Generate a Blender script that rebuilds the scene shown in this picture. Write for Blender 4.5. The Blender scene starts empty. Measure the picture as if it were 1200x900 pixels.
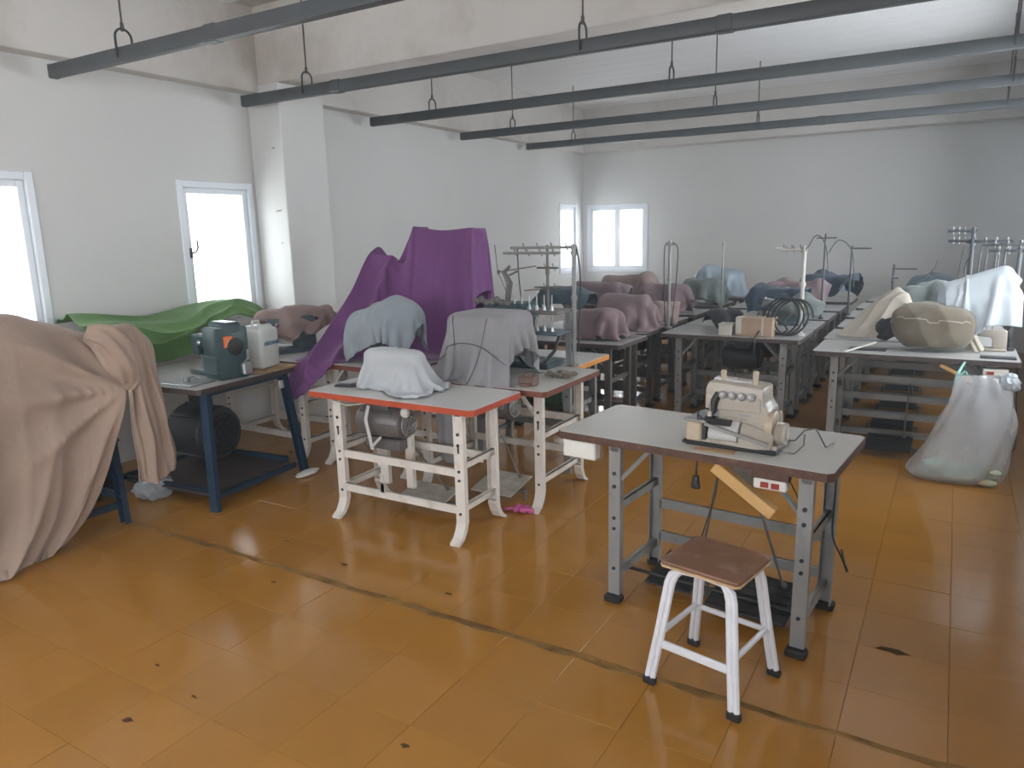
import bpy, bmesh, math, random
import numpy as np
from mathutils import Matrix, Vector, Quaternion

random.seed(7)
S = bpy.context.scene
COL = S.collection

# ------------------------------------------------------------------ camera
cam_d = bpy.data.cameras.new('camera')
cam = bpy.data.objects.new('camera', cam_d); COL.objects.link(cam)
cam_d.sensor_width = 36.0; cam_d.lens = 860.5 / 1200 * 36; cam_d.clip_start = 0.05
YAW, PITCH, ROLL = math.radians(30.95), math.radians(-11.7), math.radians(-1.3)
cam.matrix_world = (Matrix.Translation((0, 0, 1.65)) @ Matrix.Rotation(YAW, 4, 'Z')
                    @ Matrix.Rotation(math.pi / 2 + PITCH, 4, 'X') @ Matrix.Rotation(ROLL, 4, 'Z'))
S.camera = cam

# ------------------------------------------------------------------ world, light, exposure
W = bpy.data.worlds.new('overcast_sky'); S.world = W; W.use_nodes = True
bg = W.node_tree.nodes['Background']
bg.inputs[0].default_value = (0.88, 0.95, 1.0, 1); bg.inputs[1].default_value = 5.0
S.view_settings.view_transform = 'Standard'; S.view_settings.look = 'None'
S.view_settings.gamma = 1; S.view_settings.use_curve_mapping = False
S.view_settings.exposure = 1.05
S.cycles.use_denoising = True
S.cycles.max_bounces = 10; S.cycles.diffuse_bounces = 6; S.cycles.transparent_max_bounces = 16

def portal(name, loc, rot, sx, sy):
    l = bpy.data.lights.new(name, 'AREA'); l.shape = 'RECTANGLE'; l.size = sx; l.size_y = sy
    l.cycles.is_portal = True
    o = bpy.data.objects.new(name, l); COL.objects.link(o); o.location = loc; o.rotation_euler = rot
    return o

# room extents
XL, XR, YB, YF, ZC = -5.3, 0.9, -3.2, 11.22, 3.49
BZ = 2.84          # underside of the perimeter beams
# windows: (wall, a0, a1, z0, z1); right and back ones unseen, sized for fill light
WINS = [('left', 1.93, 2.72, 0.98, 2.11), ('left', 3.78, 4.52, 0.98, 2.11), ('left', 10.36, 10.99, 0.98, 2.06),
        ('far', -5.22, -4.18, 0.98, 2.05), ('right', 4.4, 9.1, 0.95, 2.5), ('back', -5.0, -2.5, 0.9, 2.7), ('back', -2.1, 0.4, 0.9, 2.7),
        ('right', -2.8, 0.4, 0.9, 2.7)]
for wall, a0, a1, z0, z1 in WINS:
    c, zc = (a0 + a1) / 2, (z0 + z1) / 2
    if wall == 'left': portal('window_daylight', (XL - .12, c, zc), (0, -math.pi / 2, 0), z1 - z0, a1 - a0)
    if wall == 'right': portal('window_daylight', (XR + .12, c, zc), (0, math.pi / 2, 0), z1 - z0, a1 - a0)
    if wall == 'far': portal('window_daylight', (c, YF + .12, zc), (-math.pi / 2, 0, 0), a1 - a0, z1 - z0)
    if wall == 'back': portal('window_daylight', (c, YB - .12, zc), (math.pi / 2, 0, 0), a1 - a0, z1 - z0)

# ------------------------------------------------------------------ helpers
class B:
    """collects shapes into one mesh"""
    def __init__(s): s.bm = bmesh.new()
    def _xf(s, vs, M):
        if M is not None: bmesh.ops.transform(s.bm, matrix=M, verts=vs)
    def box(s, a, b, bev=0.0, M=None, seg=1):
        a, b = Vector(a), Vector(b); c = (a + b) / 2; d = b - a
        r = bmesh.ops.create_cube(s.bm, size=1.0, matrix=Matrix.Translation(c) @ Matrix.Diagonal((abs(d.x), abs(d.y), abs(d.z), 1)))
        vs = r['verts']
        if bev > 0:
            es = list({e for v in vs for e in v.link_edges})
            q = bmesh.ops.bevel(s.bm, geom=es, offset=bev, segments=seg, affect='EDGES', profile=.5)
            vs = list({v for f in q['faces'] for v in f.verts} | {v for v in vs if v.is_valid})
            todo = list(vs); seen = set(vs)
            while todo:
                v = todo.pop()
                for e in v.link_edges:
                    o = e.other_vert(v)
                    if o not in seen: seen.add(o); todo.append(o)
            vs = list(seen)
        s._xf(vs, M); return s
    def cyl(s, p0, p1, r, n=12, r2=None, cap=True, M=None):
        p0, p1 = Vector(p0), Vector(p1); d = p1 - p0; L = d.length
        q = d.to_track_quat('Z', 'Y').to_matrix().to_4x4()
        rr = bmesh.ops.create_cone(s.bm, cap_ends=cap, segments=n, radius1=r, radius2=r if r2 is None else r2, depth=L,
                                   matrix=Matrix.Translation((p0 + p1) / 2) @ q)
        s._xf(rr['verts'], M); return s
    def ball(s, c, r, M=None, u=12, v=8):
        if not hasattr(r, '__len__'): r = (r, r, r)
        rr = bmesh.ops.create_uvsphere(s.bm, u_segments=u, v_segments=v, radius=1,
                                       matrix=Matrix.Translation(c) @ Matrix.Diagonal((*r, 1)))
        s._xf(rr['verts'], M); return s
    def tube(s, pts, r, n=8, M=None, closed=False):
        pts = [Vector(p) for p in pts]; rings = []; up = Vector((0.13, 0.27, 1)).normalized()
        N = len(pts)
        for i, p in enumerate(pts):
            if closed: t = pts[(i + 1) % N] - pts[i - 1]
            else: t = pts[min(i + 1, N - 1)] - pts[max(i - 1, 0)]
            t.normalize()
            a = up - t * up.dot(t)
            if a.length < 1e-4: a = Vector((1, 0, 0)) - t * t.x
            a.normalize(); b = t.cross(a)
            rad = r[i] if hasattr(r, '__len__') else r
            rings.append([s.bm.verts.new(p + (a * math.cos(k * 2 * math.pi / n) + b * math.sin(k * 2 * math.pi / n)) * rad) for k in range(n)])
            up = a
        for i in range(N if closed else N - 1):
            A, C = rings[i], rings[(i + 1) % N]
            for k in range(n): s.bm.faces.new((A[k], A[(k + 1) % n], C[(k + 1) % n], C[k]))
        if not closed:
            s.bm.faces.new(rings[0][::-1]); s.bm.faces.new(rings[-1])
        s._xf([v for R_ in rings for v in R_], M); return s
    def prism(s, poly, axis, a0, a1, M=None, bev=0):
        """poly: 2-D outline in the plane across axis (x: (y,z); y: (x,z); z: (x,y))"""
        def P(p, a):
            return {'x': (a, p[0], p[1]), 'y': (p[0], a, p[1]), 'z': (p[0], p[1], a)}[axis]
        lo = [s.bm.verts.new(P(p, a0)) for p in poly]; hi = [s.bm.verts.new(P(p, a1)) for p in poly]
        n = len(poly); fs = []
        for k in range(n): fs.append(s.bm.faces.new((lo[k], lo[(k + 1) % n], hi[(k + 1) % n], hi[k])))
        fs.append(s.bm.faces.new(lo[::-1])); fs.append(s.bm.faces.new(hi))
        bmesh.ops.recalc_face_normals(s.bm, faces=fs)
        vs = lo + hi
        if bev > 0:
            es = list({e for f in fs for e in f.edges})
            q = bmesh.ops.bevel(s.bm, geom=es, offset=bev, segments=2, affect='EDGES', profile=.5)
            todo = [v for f in q['faces'] for v in f.verts]; seen = set(todo)
            while todo:
                v = todo.pop()
                for e in v.link_edges:
                    o = e.other_vert(v)
                    if o not in seen: seen.add(o); todo.append(o)
            vs = list(seen)
        s._xf(vs, M); return s
    def lathe(s, prof, n=20, M=None):
        rings = []
        for r, z in prof:
            rings.append([s.bm.verts.new((r * math.cos(k * 2 * math.pi / n), r * math.sin(k * 2 * math.pi / n), z)) for k in range(n)])
        for A, C in zip(rings, rings[1:]):
            for k in range(n): s.bm.faces.new((A[k], A[(k + 1) % n], C[(k + 1) % n], C[k]))
        s.bm.faces.new(rings[0][::-1]); s.bm.faces.new(rings[-1])
        s._xf([v for R_ in rings for v in R_], M); return s
    def obj(s, name, mat, parent=None, smooth=False, loc=None, label=None, rot=None):
        bmesh.ops.recalc_face_normals(s.bm, faces=s.bm.faces)
        me = bpy.data.meshes.new(name); s.bm.to_mesh(me); s.bm.free()
        if smooth:
            me.polygons.foreach_set('use_smooth', [True] * len(me.polygons))
            try: me.set_sharp_from_angle(angle=math.radians(40))
            except Exception: pass
        me.materials.append(mat)
        o = bpy.data.objects.new(name, me); COL.objects.link(o)
        if parent: o.parent = parent
        if loc: o.location = loc
        if rot: o.rotation_euler = rot
        if label: o['label'] = label
        return o

def tag(o, label=None, cat=None, group=None, kind=None):
    if label: o['label'] = label
    if cat: o['category'] = cat
    if group: o['group'] = group
    if kind: o['kind'] = kind
    return o

def thing(name, label, cat, loc, rz=0, group=None):
    o = bpy.data.objects.new(name, None); COL.objects.link(o)
    o.empty_display_size = .1; o.location = loc; o.rotation_euler = (0, 0, rz)
    return tag(o, label, cat, group)

def copy_tree(o, loc=None, rz=None, label=None, group=None, parent=None):
    c = o.copy(); COL.objects.link(c)
    if parent: c.parent = parent
    if loc is not None: c.location = loc
    if rz is not None: c.rotation_euler = (0, 0, rz)
    if label: c['label'] = label
    if group: c['group'] = group
    for ch in list(o.children): copy_tree(ch, parent=c)
    return c

def base_origin(o):
    """puts a mesh thing's origin at its base"""
    me = o.data; n = len(me.vertices); co = np.empty(n * 3); me.vertices.foreach_get('co', co); co = co.reshape(-1, 3)
    b = np.array([(co[:, 0].min() + co[:, 0].max()) / 2, (co[:, 1].min() + co[:, 1].max()) / 2, co[:, 2].min()])
    me.vertices.foreach_set('co', (co - b).ravel()); me.update(); o.location = Vector(o.location) + Vector(b)
    return o

def catmull(C, n):
    """C (k, ...) control rows to n samples"""
    C = np.asarray(C, float); k = len(C)
    if k == 2: t = np.linspace(0, 1, n).reshape(-1, *([1] * (C.ndim - 1))); return C[0] * (1 - t) + C[1] * t
    E_ = np.concatenate([[2 * C[0] - C[1]], C, [2 * C[-1] - C[-2]]]); u = np.linspace(0, k - 1, n); i = np.minimum(u.astype(int), k - 2)
    t = (u - i).reshape(-1, *([1] * (C.ndim - 1))); a, b, c, d = E_[i], E_[i + 1], E_[i + 2], E_[i + 3]
    return .5 * (2 * b + (c - a) * t + (2 * a - 5 * b + 4 * c - d) * t * t + (3 * b - a - 3 * c + d) * t ** 3)

# ------------------------------------------------------------------ materials
def mat(name, col, rough=.5, metal=0., var=.12, scale=6., bump=0., bscale=60., spec=.5, dirt=None, dscale=3., damt=.5,
        coat=0., obj_rand=0., trans=0., sheen=0., alpha=1., hue=None):
    m = bpy.data.materials.new(name); m.use_nodes = True
    nt = m.node_tree; N = nt.nodes; L = nt.links; p = N['Principled BSDF']
    tc = N.new('ShaderNodeTexCoord')
    nz = N.new('ShaderNodeTexNoise'); nz.inputs['Scale'].default_value = scale; nz.inputs['Detail'].default_value = 5
    L.new(tc.outputs['Object'], nz.inputs['Vector'])
    mx = N.new('ShaderNodeMix'); mx.data_type = 'RGBA'
    c = np.array(col)
    c2 = np.array(hue) if hue is not None else c
    mx.inputs[6].default_value = (*np.clip(c * (1 - var), 0, 1), 1); mx.inputs[7].default_value = (*np.clip(c2 * (1 + var), 0, 1), 1)
    rp = N.new('ShaderNodeMapRange'); rp.inputs[1].default_value = .3; rp.inputs[2].default_value = .7
    L.new(nz.outputs['Fac'], rp.inputs[0]); L.new(rp.outputs[0], mx.inputs[0])
    out = mx.outputs[2]
    if dirt is not None:
        n2 = N.new('ShaderNodeTexNoise'); n2.inputs['Scale'].default_value = dscale; n2.inputs['Detail'].default_value = 8; n2.inputs['Roughness'].default_value = .7
        L.new(tc.outputs['Object'], n2.inputs['Vector'])
        r2 = N.new('ShaderNodeMapRange'); r2.inputs[1].default_value = .52; r2.inputs[2].default_value = .72; r2.inputs[4].default_value = damt
        L.new(n2.outputs['Fac'], r2.inputs[0])
        m2 = N.new('ShaderNodeMix'); m2.data_type = 'RGBA'; L.new(r2.outputs[0], m2.inputs[0]); L.new(out, m2.inputs[6]); m2.inputs[7].default_value = (*dirt, 1)
        out = m2.outputs[2]
    if obj_rand > 0:
        oi = N.new('ShaderNodeObjectInfo'); hs = N.new('ShaderNodeHueSaturation')
        r3 = N.new('ShaderNodeMapRange'); r3.inputs[3].default_value = 1 - obj_rand; r3.inputs[4].default_value = 1 + obj_rand
        L.new(oi.outputs['Random'], r3.inputs[0]); L.new(r3.outputs[0], hs.inputs['Value']); L.new(out, hs.inputs['Color']); out = hs.outputs['Color']
    L.new(out, p.inputs['Base Color'])
    p.inputs['Roughness'].default_value = rough; p.inputs['Metallic'].default_value = metal
    p.inputs['Specular IOR Level'].default_value = spec
    p.inputs['Coat Weight'].default_value = coat; p.inputs['Coat Roughness'].default_value = .12
    if sheen: p.inputs['Sheen Weight'].default_value = sheen
    if trans: p.inputs['Transmission Weight'].default_value = trans
    if alpha < 1: p.inputs['Alpha'].default_value = alpha
    if bump > 0:
        n3 = N.new('ShaderNodeTexNoise'); n3.inputs['Scale'].default_value = bscale; n3.inputs['Detail'].default_value = 3
        L.new(tc.outputs['Object'], n3.inputs['Vector'])
        bp = N.new('ShaderNodeBump'); bp.inputs['Strength'].default_value = bump; bp.inputs['Distance'].default_value = .01
        L.new(n3.outputs['Fac'], bp.inputs['Height']); L.new(bp.outputs['Normal'], p.inputs['Normal'])
    return m

M = {}
M['wall'] = mat('wall_paint', (.60, .595, .585), .85, var=.03, scale=1.3, dirt=(.50, .47, .44), dscale=1.1, damt=.25, bump=.08, bscale=40)
M['beam'] = mat('beam_paint', (.60, .575, .55), .85, var=.04, scale=1.5, dirt=(.30, .22, .16), dscale=.8, damt=.45, bump=.06, bscale=40)
M['ceil'] = mat('ceiling_panel_white', (.80, .80, .81), .6, var=.02)
M['tile'] = mat('floor_tile_vinyl', (.345, .157, .029), .15, var=.07, scale=4, dirt=(.24, .105, .022), dscale=2.2, damt=.35, obj_rand=.045, spec=.5, bump=.012, bscale=9)
M['grout'] = mat('floor_screed', (.19, .105, .045), .7, var=.2, scale=9)
M['strip'] = mat('joint_strip_dark', (.19, .105, .034), .7, var=.5, scale=9, dirt=(.40, .20, .05), dscale=3, damt=.95, spec=.15)
M['scuff'] = mat('scuff_black', (.085, .048, .02), .9, var=.4, scale=9, spec=.05)
M['upvc'] = mat('window_white_plastic', (.72, .75, .80), .35, var=.02)
M['rail'] = mat('rail_grey_paint', (.062, .068, .074), .5, var=.15, scale=5)
M['hook'] = mat('hook_dark_steel', (.05, .055, .06), .45, metal=.4)
M['rod'] = mat('rod_dark', (.06, .05, .05), .6)
M['lam'] = mat('laminate_grey', (.50, .49, .46), .22, var=.04, scale=3, dirt=(.36, .34, .31), dscale=3, damt=.35, spec=.5)
M['lamw'] = mat('laminate_pale', (.55, .55, .53), .25, var=.04, scale=3, dirt=(.40, .38, .35), dscale=4, damt=.3)
M['lamd'] = mat('laminate_dusty', (.36, .35, .34), .35, var=.06, scale=3, dirt=(.24, .22, .21), dscale=4, damt=.4)
M['ebrown'] = mat('edge_worn_brown', (.085, .038, .026), .5, var=.3, scale=14, dirt=(.22, .13, .08), dscale=18, damt=.7)
M['ered'] = mat('edge_red', (.43, .07, .03), .45, var=.1, scale=10, dirt=(.25, .06, .04), dscale=12, damt=.5)
M['ered2'] = mat('edge_red_brown', (.15, .05, .03), .5, var=.15, scale=10, dirt=(.12, .05, .035), dscale=12, damt=.5)
M['eorange'] = mat('edge_orange', (.58, .24, .05), .45, var=.1, scale=10, dirt=(.35, .15, .05), dscale=12, damt=.5)
M['edark'] = mat('edge_dark', (.06, .045, .042), .55, var=.2, scale=12)
M['steel'] = mat('frame_grey_paint', (.26, .26, .255), .45, metal=.25, var=.1, scale=6, dirt=(.10, .095, .09), dscale=7, damt=.6)
M['steeld'] = mat('frame_dull_grey', (.14, .13, .122), .5, metal=.2, var=.15, scale=6, dirt=(.09, .08, .075), dscale=7, damt=.6)
M['white'] = mat('frame_white_paint', (.66, .61, .56), .45, var=.05, scale=6, dirt=(.34, .26, .21), dscale=8, damt=.6)
M['blue'] = mat('frame_blue_paint', (.014, .036, .068), .5, var=.25, scale=6, dirt=(.02, .025, .035), dscale=6, damt=.7)
M['rubber'] = mat('rubber_black', (.018, .017, .016), .75, var=.3, scale=20)
M['motor'] = mat('motor_grey', (.16, .145, .145), .45, metal=.35, var=.15, scale=12)
M['motorl'] = mat('motor_end_grey', (.34, .33, .33), .4, metal=.4, var=.1, scale=12)
M['strap'] = mat('strap_pale', (.48, .46, .44), .7)
M['pedal'] = mat('pedal_plate_pale', (.42, .38, .33), .6, var=.2, scale=14, dirt=(.2, .17, .14), dscale=10, damt=.6)
M['black'] = mat('black_iron', (.022, .021, .022), .55, var=.3, scale=15)
M['cream'] = mat('machine_cream', (.42, .37, .315), .35, var=.05, scale=8, dirt=(.33, .27, .22), dscale=9, damt=.55)
M['creamw'] = mat('machine_pale_cover', (.50, .48, .47), .35, var=.04, scale=8, dirt=(.4, .37, .34), dscale=9, damt=.4)
M['creamy'] = mat('machine_yellowed', (.47, .38, .28), .4, var=.05, scale=8, dirt=(.38, .29, .2), dscale=9, damt=.4)
M['chrome'] = mat('bright_steel', (.55, .56, .58), .22, metal=.9, var=.1)
M['dullchrome'] = mat('dull_steel', (.30, .31, .32), .4, metal=.7, var=.15)
M['mgreen'] = mat('machine_dark_teal', (.035, .065, .072), .4, var=.2, scale=8, dirt=(.02, .03, .035), dscale=8, damt=.5)
M['mteal'] = mat('machine_grey_teal', (.085, .12, .14), .45, var=.15, scale=8)
M['mdark'] = mat('machine_charcoal', (.045, .048, .055), .45, var=.2, scale=8)
M['brownm'] = mat('machine_brown', (.15, .085, .07), .5, var=.2, scale=12)
M['wood'] = mat('raw_timber', (.60, .36, .14), .6, var=.12, scale=9)
M['seat'] = mat('stool_seat_wood', (.19, .095, .058), .35, var=.2, scale=9, dirt=(.44, .33, .28), dscale=6, damt=.85)
M['seatedge'] = mat('ply_edge', (.50, .34, .19), .6, var=.15, scale=25)
M['stoolw'] = mat('stool_white_paint', (.66, .66, .70), .35, var=.04, scale=8, dirt=(.40, .37, .37), dscale=9, damt=.4)
M['board'] = mat('chipboard_worn', (.36, .22, .11), .75, var=.3, scale=16, dirt=(.13, .08, .05), dscale=9, damt=.8, bump=.4, bscale=60)
M['jug'] = mat('jerrycan_plastic', (.56, .58, .56), .45, var=.05, scale=4, dirt=(.38, .33, .27), dscale=6, damt=.5)
M['ink'] = mat('blue_print', (.03, .13, .22), .5)
M['orange'] = mat('orange_sticker', (.75, .17, .04), .5)
M['orangel'] = mat('sticker_mark_pale', (.8, .45, .25), .5)
M['whitep'] = mat('white_plastic', (.68, .66, .62), .4, var=.05, dirt=(.5, .45, .38), dscale=8, damt=.4)
M['redp'] = mat('red_button', (.30, .03, .02), .4)
M['pink'] = mat('pink_rag', (.52, .11, .27), .85, var=.25, scale=30)
M['copper'] = mat('cable_black', (.018, .018, .02), .5)
M['brown'] = mat('cardboard_brown', (.38, .27, .19), .75, var=.12, scale=8)
M['kraft'] = mat('box_pale', (.50, .47, .42), .6, var=.08, scale=8)
M['spool'] = mat('thread_cone_pale', (.55, .55, .55), .7)
M['dgreen'] = mat('motor_dark_green', (.02, .07, .05), .5, var=.25)
M['siding'] = mat('exterior_pale_siding', (.85, .86, .84), .7, var=.04)
M['junk'] = mat('scrap_mixed', (.30, .42, .34), .8, var=.4, scale=9, dirt=(.75, .30, .06), dscale=6, damt=1.)

def fabric(name, col, var=.12, weave=900, hue=None, dirt=None):
    m = mat(name, col, .92, var=var, scale=5, bump=.2, bscale=weave, sheen=.15, spec=.2, hue=hue, dirt=dirt, dscale=4, damt=.35)
    N, L = m.node_tree.nodes, m.node_tree.links; tc = next(n for n in N if n.type == 'TEX_COORD'); fb = next(n for n in N if n.type == 'BUMP')
    w = N.new('ShaderNodeTexNoise'); w.inputs['Scale'].default_value = 7; w.inputs['Detail'].default_value = 3; w.inputs['Distortion'].default_value = .3; w.inputs['Roughness'].default_value = .55
    L.new(tc.outputs['Object'], w.inputs['Vector']); b2 = N.new('ShaderNodeBump'); b2.inputs['Strength'].default_value = .3; b2.inputs['Distance'].default_value = .03
    L.new(w.outputs['Fac'], b2.inputs['Height']); L.new(b2.outputs['Normal'], fb.inputs['Normal'])
    return m
M['beige'] = fabric('beige_cloth', (.335, .245, .195), .07)
M['green'] = fabric('green_cloth', (.115, .225, .075), .10)
M['purple'] = fabric('purple_cloth', (.165, .062, .18), .10)
M['bluegrey'] = fabric('blue_grey_cloth', (.27, .30, .33), .10)
M['palegrey'] = fabric('pale_grey_cloth', (.44, .45, .47), .06)
M['grey'] = fabric('grey_cloth', (.255, .245, .255), .10)
M['mauve'] = fabric('mauve_cloth', (.205, .145, .158), .12)
M['tealc'] = fabric('teal_cover', (.065, .092, .115), .12)
M['pinkbr'] = fabric('pinkish_brown_cloth', (.28, .205, .19), .10)
M['navy'] = fabric('navy_cover', (.048, .066, .095), .15)
M['bluepl'] = mat('pale_blue_plastic', (.32, .385, .45), .3, var=.08, scale=6)
M['greyg'] = fabric('grey_green_cover', (.15, .17, .165), .15)
M['sack'] = fabric('burlap_sack', (.165, .137, .105), .15, weave=400)
M['sheet'] = fabric('cream_sheet', (.40, .355, .30), .08)
M['charcoal'] = fabric('charcoal_cloth', (.035, .035, .04), .2)

def film(name, col, dens, rough=.3):
    m = bpy.data.materials.new(name); m.use_nodes = True; nt = m.node_tree; N = nt.nodes; L = nt.links
    out = N['Material Output']; N.remove(N['Principled BSDF'])
    tr = N.new('ShaderNodeBsdfTransparent'); df = N.new('ShaderNodeBsdfDiffuse'); tl = N.new('ShaderNodeBsdfTranslucent'); gl = N.new('ShaderNodeBsdfGlossy')
    for x in (df, tl): x.inputs[0].default_value = (*col, 1)
    gl.inputs['Roughness'].default_value = rough
    a = N.new('ShaderNodeMixShader'); a.inputs[0].default_value = .45; L.new(df.outputs[0], a.inputs[1]); L.new(tl.outputs[0], a.inputs[2])
    fr = N.new('ShaderNodeFresnel'); fr.inputs[0].default_value = 1.45
    b = N.new('ShaderNodeMixShader'); L.new(fr.outputs[0], b.inputs[0]); L.new(a.outputs[0], b.inputs[1]); L.new(gl.outputs[0], b.inputs[2])
    c = N.new('ShaderNodeMixShader'); L.new(tr.outputs[0], c.inputs[1]); L.new(b.outputs[0], c.inputs[2])
    nz = N.new('ShaderNodeTexNoise'); nz.inputs['Scale'].default_value = 5; rp = N.new('ShaderNodeMapRange')
    rp.inputs[3].default_value = dens - .05; rp.inputs[4].default_value = min(1, dens + .05); L.new(nz.outputs['Fac'], rp.inputs[0]); L.new(rp.outputs[0], c.inputs[0])
    L.new(c.outputs[0], out.inputs[0]); return m
M['bagclear'] = film('clear_cloudy_bag', (.84, .86, .90), .29)
M['bagwhite'] = film('white_plastic_bag', (.70, .75, .80), .88)
gm = bpy.data.materials.new('window_glass'); gm.use_nodes = True
_N = gm.node_tree.nodes; _L = gm.node_tree.links; _N.remove(_N['Principled BSDF'])
_t = _N.new('ShaderNodeBsdfTransparent'); _g = _N.new('ShaderNodeBsdfGlossy'); _g.inputs['Roughness'].default_value = .02
_f = _N.new('ShaderNodeFresnel'); _f.inputs[0].default_value = 1.08; _m = _N.new('ShaderNodeMixShader')
_L.new(_f.outputs[0], _m.inputs[0]); _L.new(_t.outputs[0], _m.inputs[1]); _L.new(_g.outputs[0], _m.inputs[2]); _L.new(_m.outputs[0], _N['Material Output'].inputs[0])
M['glass'] = gm

# ------------------------------------------------------------------ room shell
def struct(o): o['kind'] = 'structure'; return o
def wall(name, axis, pos, out, a0, a1, z0, z1, holes):
    """plane wall of 0.2 m thickness with rectangular holes; axis is the running direction"""
    b = B(); th = .2 * out
    As = sorted({a0, a1, *[h[0] for h in holes], *[h[1] for h in holes]}); Zs = sorted({z0, z1, *[h[2] for h in holes], *[h[3] for h in holes]})
    for i in range(len(As) - 1):
        for j in range(len(Zs) - 1):
            ca, cz = (As[i] + As[i + 1]) / 2, (Zs[j] + Zs[j + 1]) / 2
            if any(h[0] < ca < h[1] and h[2] < cz < h[3] for h in holes): continue
            if axis == 'y': b.box((pos, As[i], Zs[j]), (pos + th, As[i + 1], Zs[j + 1]))
            else: b.box((As[i], pos, Zs[j]), (As[i + 1], pos + th, Zs[j + 1]))
    bmesh.ops.remove_doubles(b.bm, verts=b.bm.verts, dist=1e-5)
    return struct(b.obj(name, M['wall']))
hol = lambda w: [h[1:] for h in WINS if h[0] == w]
wall('wall_left', 'y', XL, -1, YB - .2, YF + .2, 0, ZC + .1, hol('left'))
wall('wall_right', 'y', XR, 1, YB - .2, YF + .2, 0, ZC + .1, hol('right'))
wall('wall_far', 'x', YF, 1, XL, XR, 0, ZC + .1, hol('far'))
wall('wall_back', 'x', YB, -1, XL, XR, 0, ZC + .1, hol('back'))

fl = B(); fl.box((XL - .2, YB - .2, -.2), (XR + .2, YF + .2, -.004)); floor = struct(fl.obj('floor', M['grout']))
# vinyl tiles: the 300 nearest in view are single pieces, the rest one joined part
TX, TY, TS = -3.056, 1.089, .3170
vis, rest = [], []
Ryaw = cam.matrix_world.to_3x3().inverted()
for i in range(-8, 13):
    for j in range(-14, 33):
        x, y = TX + i * TS, TY + j * TS
        if x + TS < XL or x > XR or y + TS < YB or y > YF: continue
        x0, x1, y0, y1 = max(x, XL), min(x + TS, XR), max(y, YB), min(y + TS, YF)
        if x1 - x0 < .02 or y1 - y0 < .02: continue
        full = (x1 - x0 > TS - .001 and y1 - y0 > TS - .001)
        q = Ryaw @ (Vector(((x0 + x1) / 2, (y0 + y1) / 2, 0)) - Vector((0, 0, 1.65)))
        d = -q.z
        seen = d > .3 and abs(q.x / d) < .76 and abs(q.y / d) < .60
        (vis if seen and full else rest).append((d, x0, x1, y0, y1))
vis.sort(); rest += vis[285:]; vis = vis[:285]
tb = B(); tb.box((.0007, .0007, -.004), (TS - .0007, TS - .0007, 0), bev=.0007)
tile0 = None
rt = random.Random(3)
for d, x0, x1, y0, y1 in vis:
    if tile0 is None: t = tile0 = tb.obj('tile', M['tile'], floor)
    else: t = tile0.copy(); COL.objects.link(t)
    t.location = (x0, y0, rt.uniform(0, .0004)); t.rotation_euler = (rt.uniform(-.003, .003), rt.uniform(-.003, .003), 0)
rb = B()
for d, x0, x1, y0, y1 in rest: rb.box((x0 + .0007, y0 + .0007, -.004), (x1 - .0007, y1 - .0007, 0))
tag(rb.obj('tiles_beyond', M['tile'], floor), kind='stuff')
# dark worn joint strip across the floor and small marks
sb = B(); ys = 2.375
pts = [(-4.25 + k * .12, ys + rt.uniform(-.007, .007), .012 + rt.uniform(-.006, .010)) for k in range(43)]
for (xa, ya, wa), (xb, yb, wb) in zip(pts, pts[1:]):
    vs = [sb.bm.verts.new(p) for p in ((xa, ya - wa, .0016), (xb, yb - wb, .0016), (xb, yb + wb, .0016), (xa, ya + wa, .0016),
                                       (xa, ya - wa - .006, .0), (xb, yb - wb - .006, .0), (xb, yb + wb + .006, 0), (xa, ya + wa + .006, 0))]
    sb.bm.faces.new(vs[:4]); sb.bm.faces.new((vs[4], vs[5], vs[1], vs[0])); sb.bm.faces.new((vs[3], vs[2], vs[6], vs[7]))
struct(sb.obj('joint_strip', M['strip'], floor))
for sx, sy, r in ((-2.36, 1.26, .022), (-2.27, 1.46, .012), (-1.42, 1.63, .016), (-2.73, 2.24, .014), (-.08, 3.0, .045), (-3.05, 2.62, .015), (-2.55, 2.55, .02), (-1.9, 2.55, .018), (-2.58, 1.52, .012), (-.9, 1.3, .01)):
    k = B(); n = 11; r *= .75
    ring = [k.bm.verts.new((r * (1 + .4 * rt.uniform(-1, 1)) * math.cos(a * 2 * math.pi / n) * 1.5, r * .7 * (1 + .4 * rt.uniform(-1, 1)) * math.sin(a * 2 * math.pi / n), 0)) for a in range(n)]
    c = k.bm.verts.new((0, 0, .0012))
    for a in range(n): k.bm.faces.new((ring[a], ring[(a + 1) % n], c))
    o = k.obj('scuff_mark', M['scuff'], floor); o.location = (sx, sy, .0008)

# ceiling, beams, pillar
cb = B(); cb.box((XL - .2, YB - .2, ZC + .015), (XR + .2, YF + .2, ZC + .2)); ceil = struct(cb.obj('ceiling', M['beam']))
p0 = None
y = 5.06
pl = []
while y < YF - .31:
    y1 = min(y + .29, YF - .3); k = B(); k.box((XL + .15, y + .004, ZC - .004), (XR, y1 - .004, ZC + .015), bev=.004); k.obj('panel', M['ceil'], ceil); y += .29
y = YB
while y < 4.3:
    y1 = min(y + .29, 4.53); k = B(); k.box((XL + .15, y + .004, ZC - .004), (XR, y1 - .004, ZC + .015), bev=.004); k.obj('panel', M['ceil'], ceil); y += .29
def beam(name, a, b):
    k = B(); k.box(a, b, bev=.006); return struct(k.obj(name, M['beam']))
beam('trim_1', (XL, YB, BZ), (XL + .15, YF, ZC + .02))
beam('trim_2', (XL + .15, 4.55, 2.90), (XR, 5.05, ZC + .02))
beam('trim_3', (XL + .15, YF - .3, BZ + .01), (XR, YF, ZC + .02))
k = B(); k.box((XL, 4.55, 0), (-4.915, 5.06, 2.905), bev=.008); pil = struct(k.obj('pillar', M['wall']))
k = B()
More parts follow.
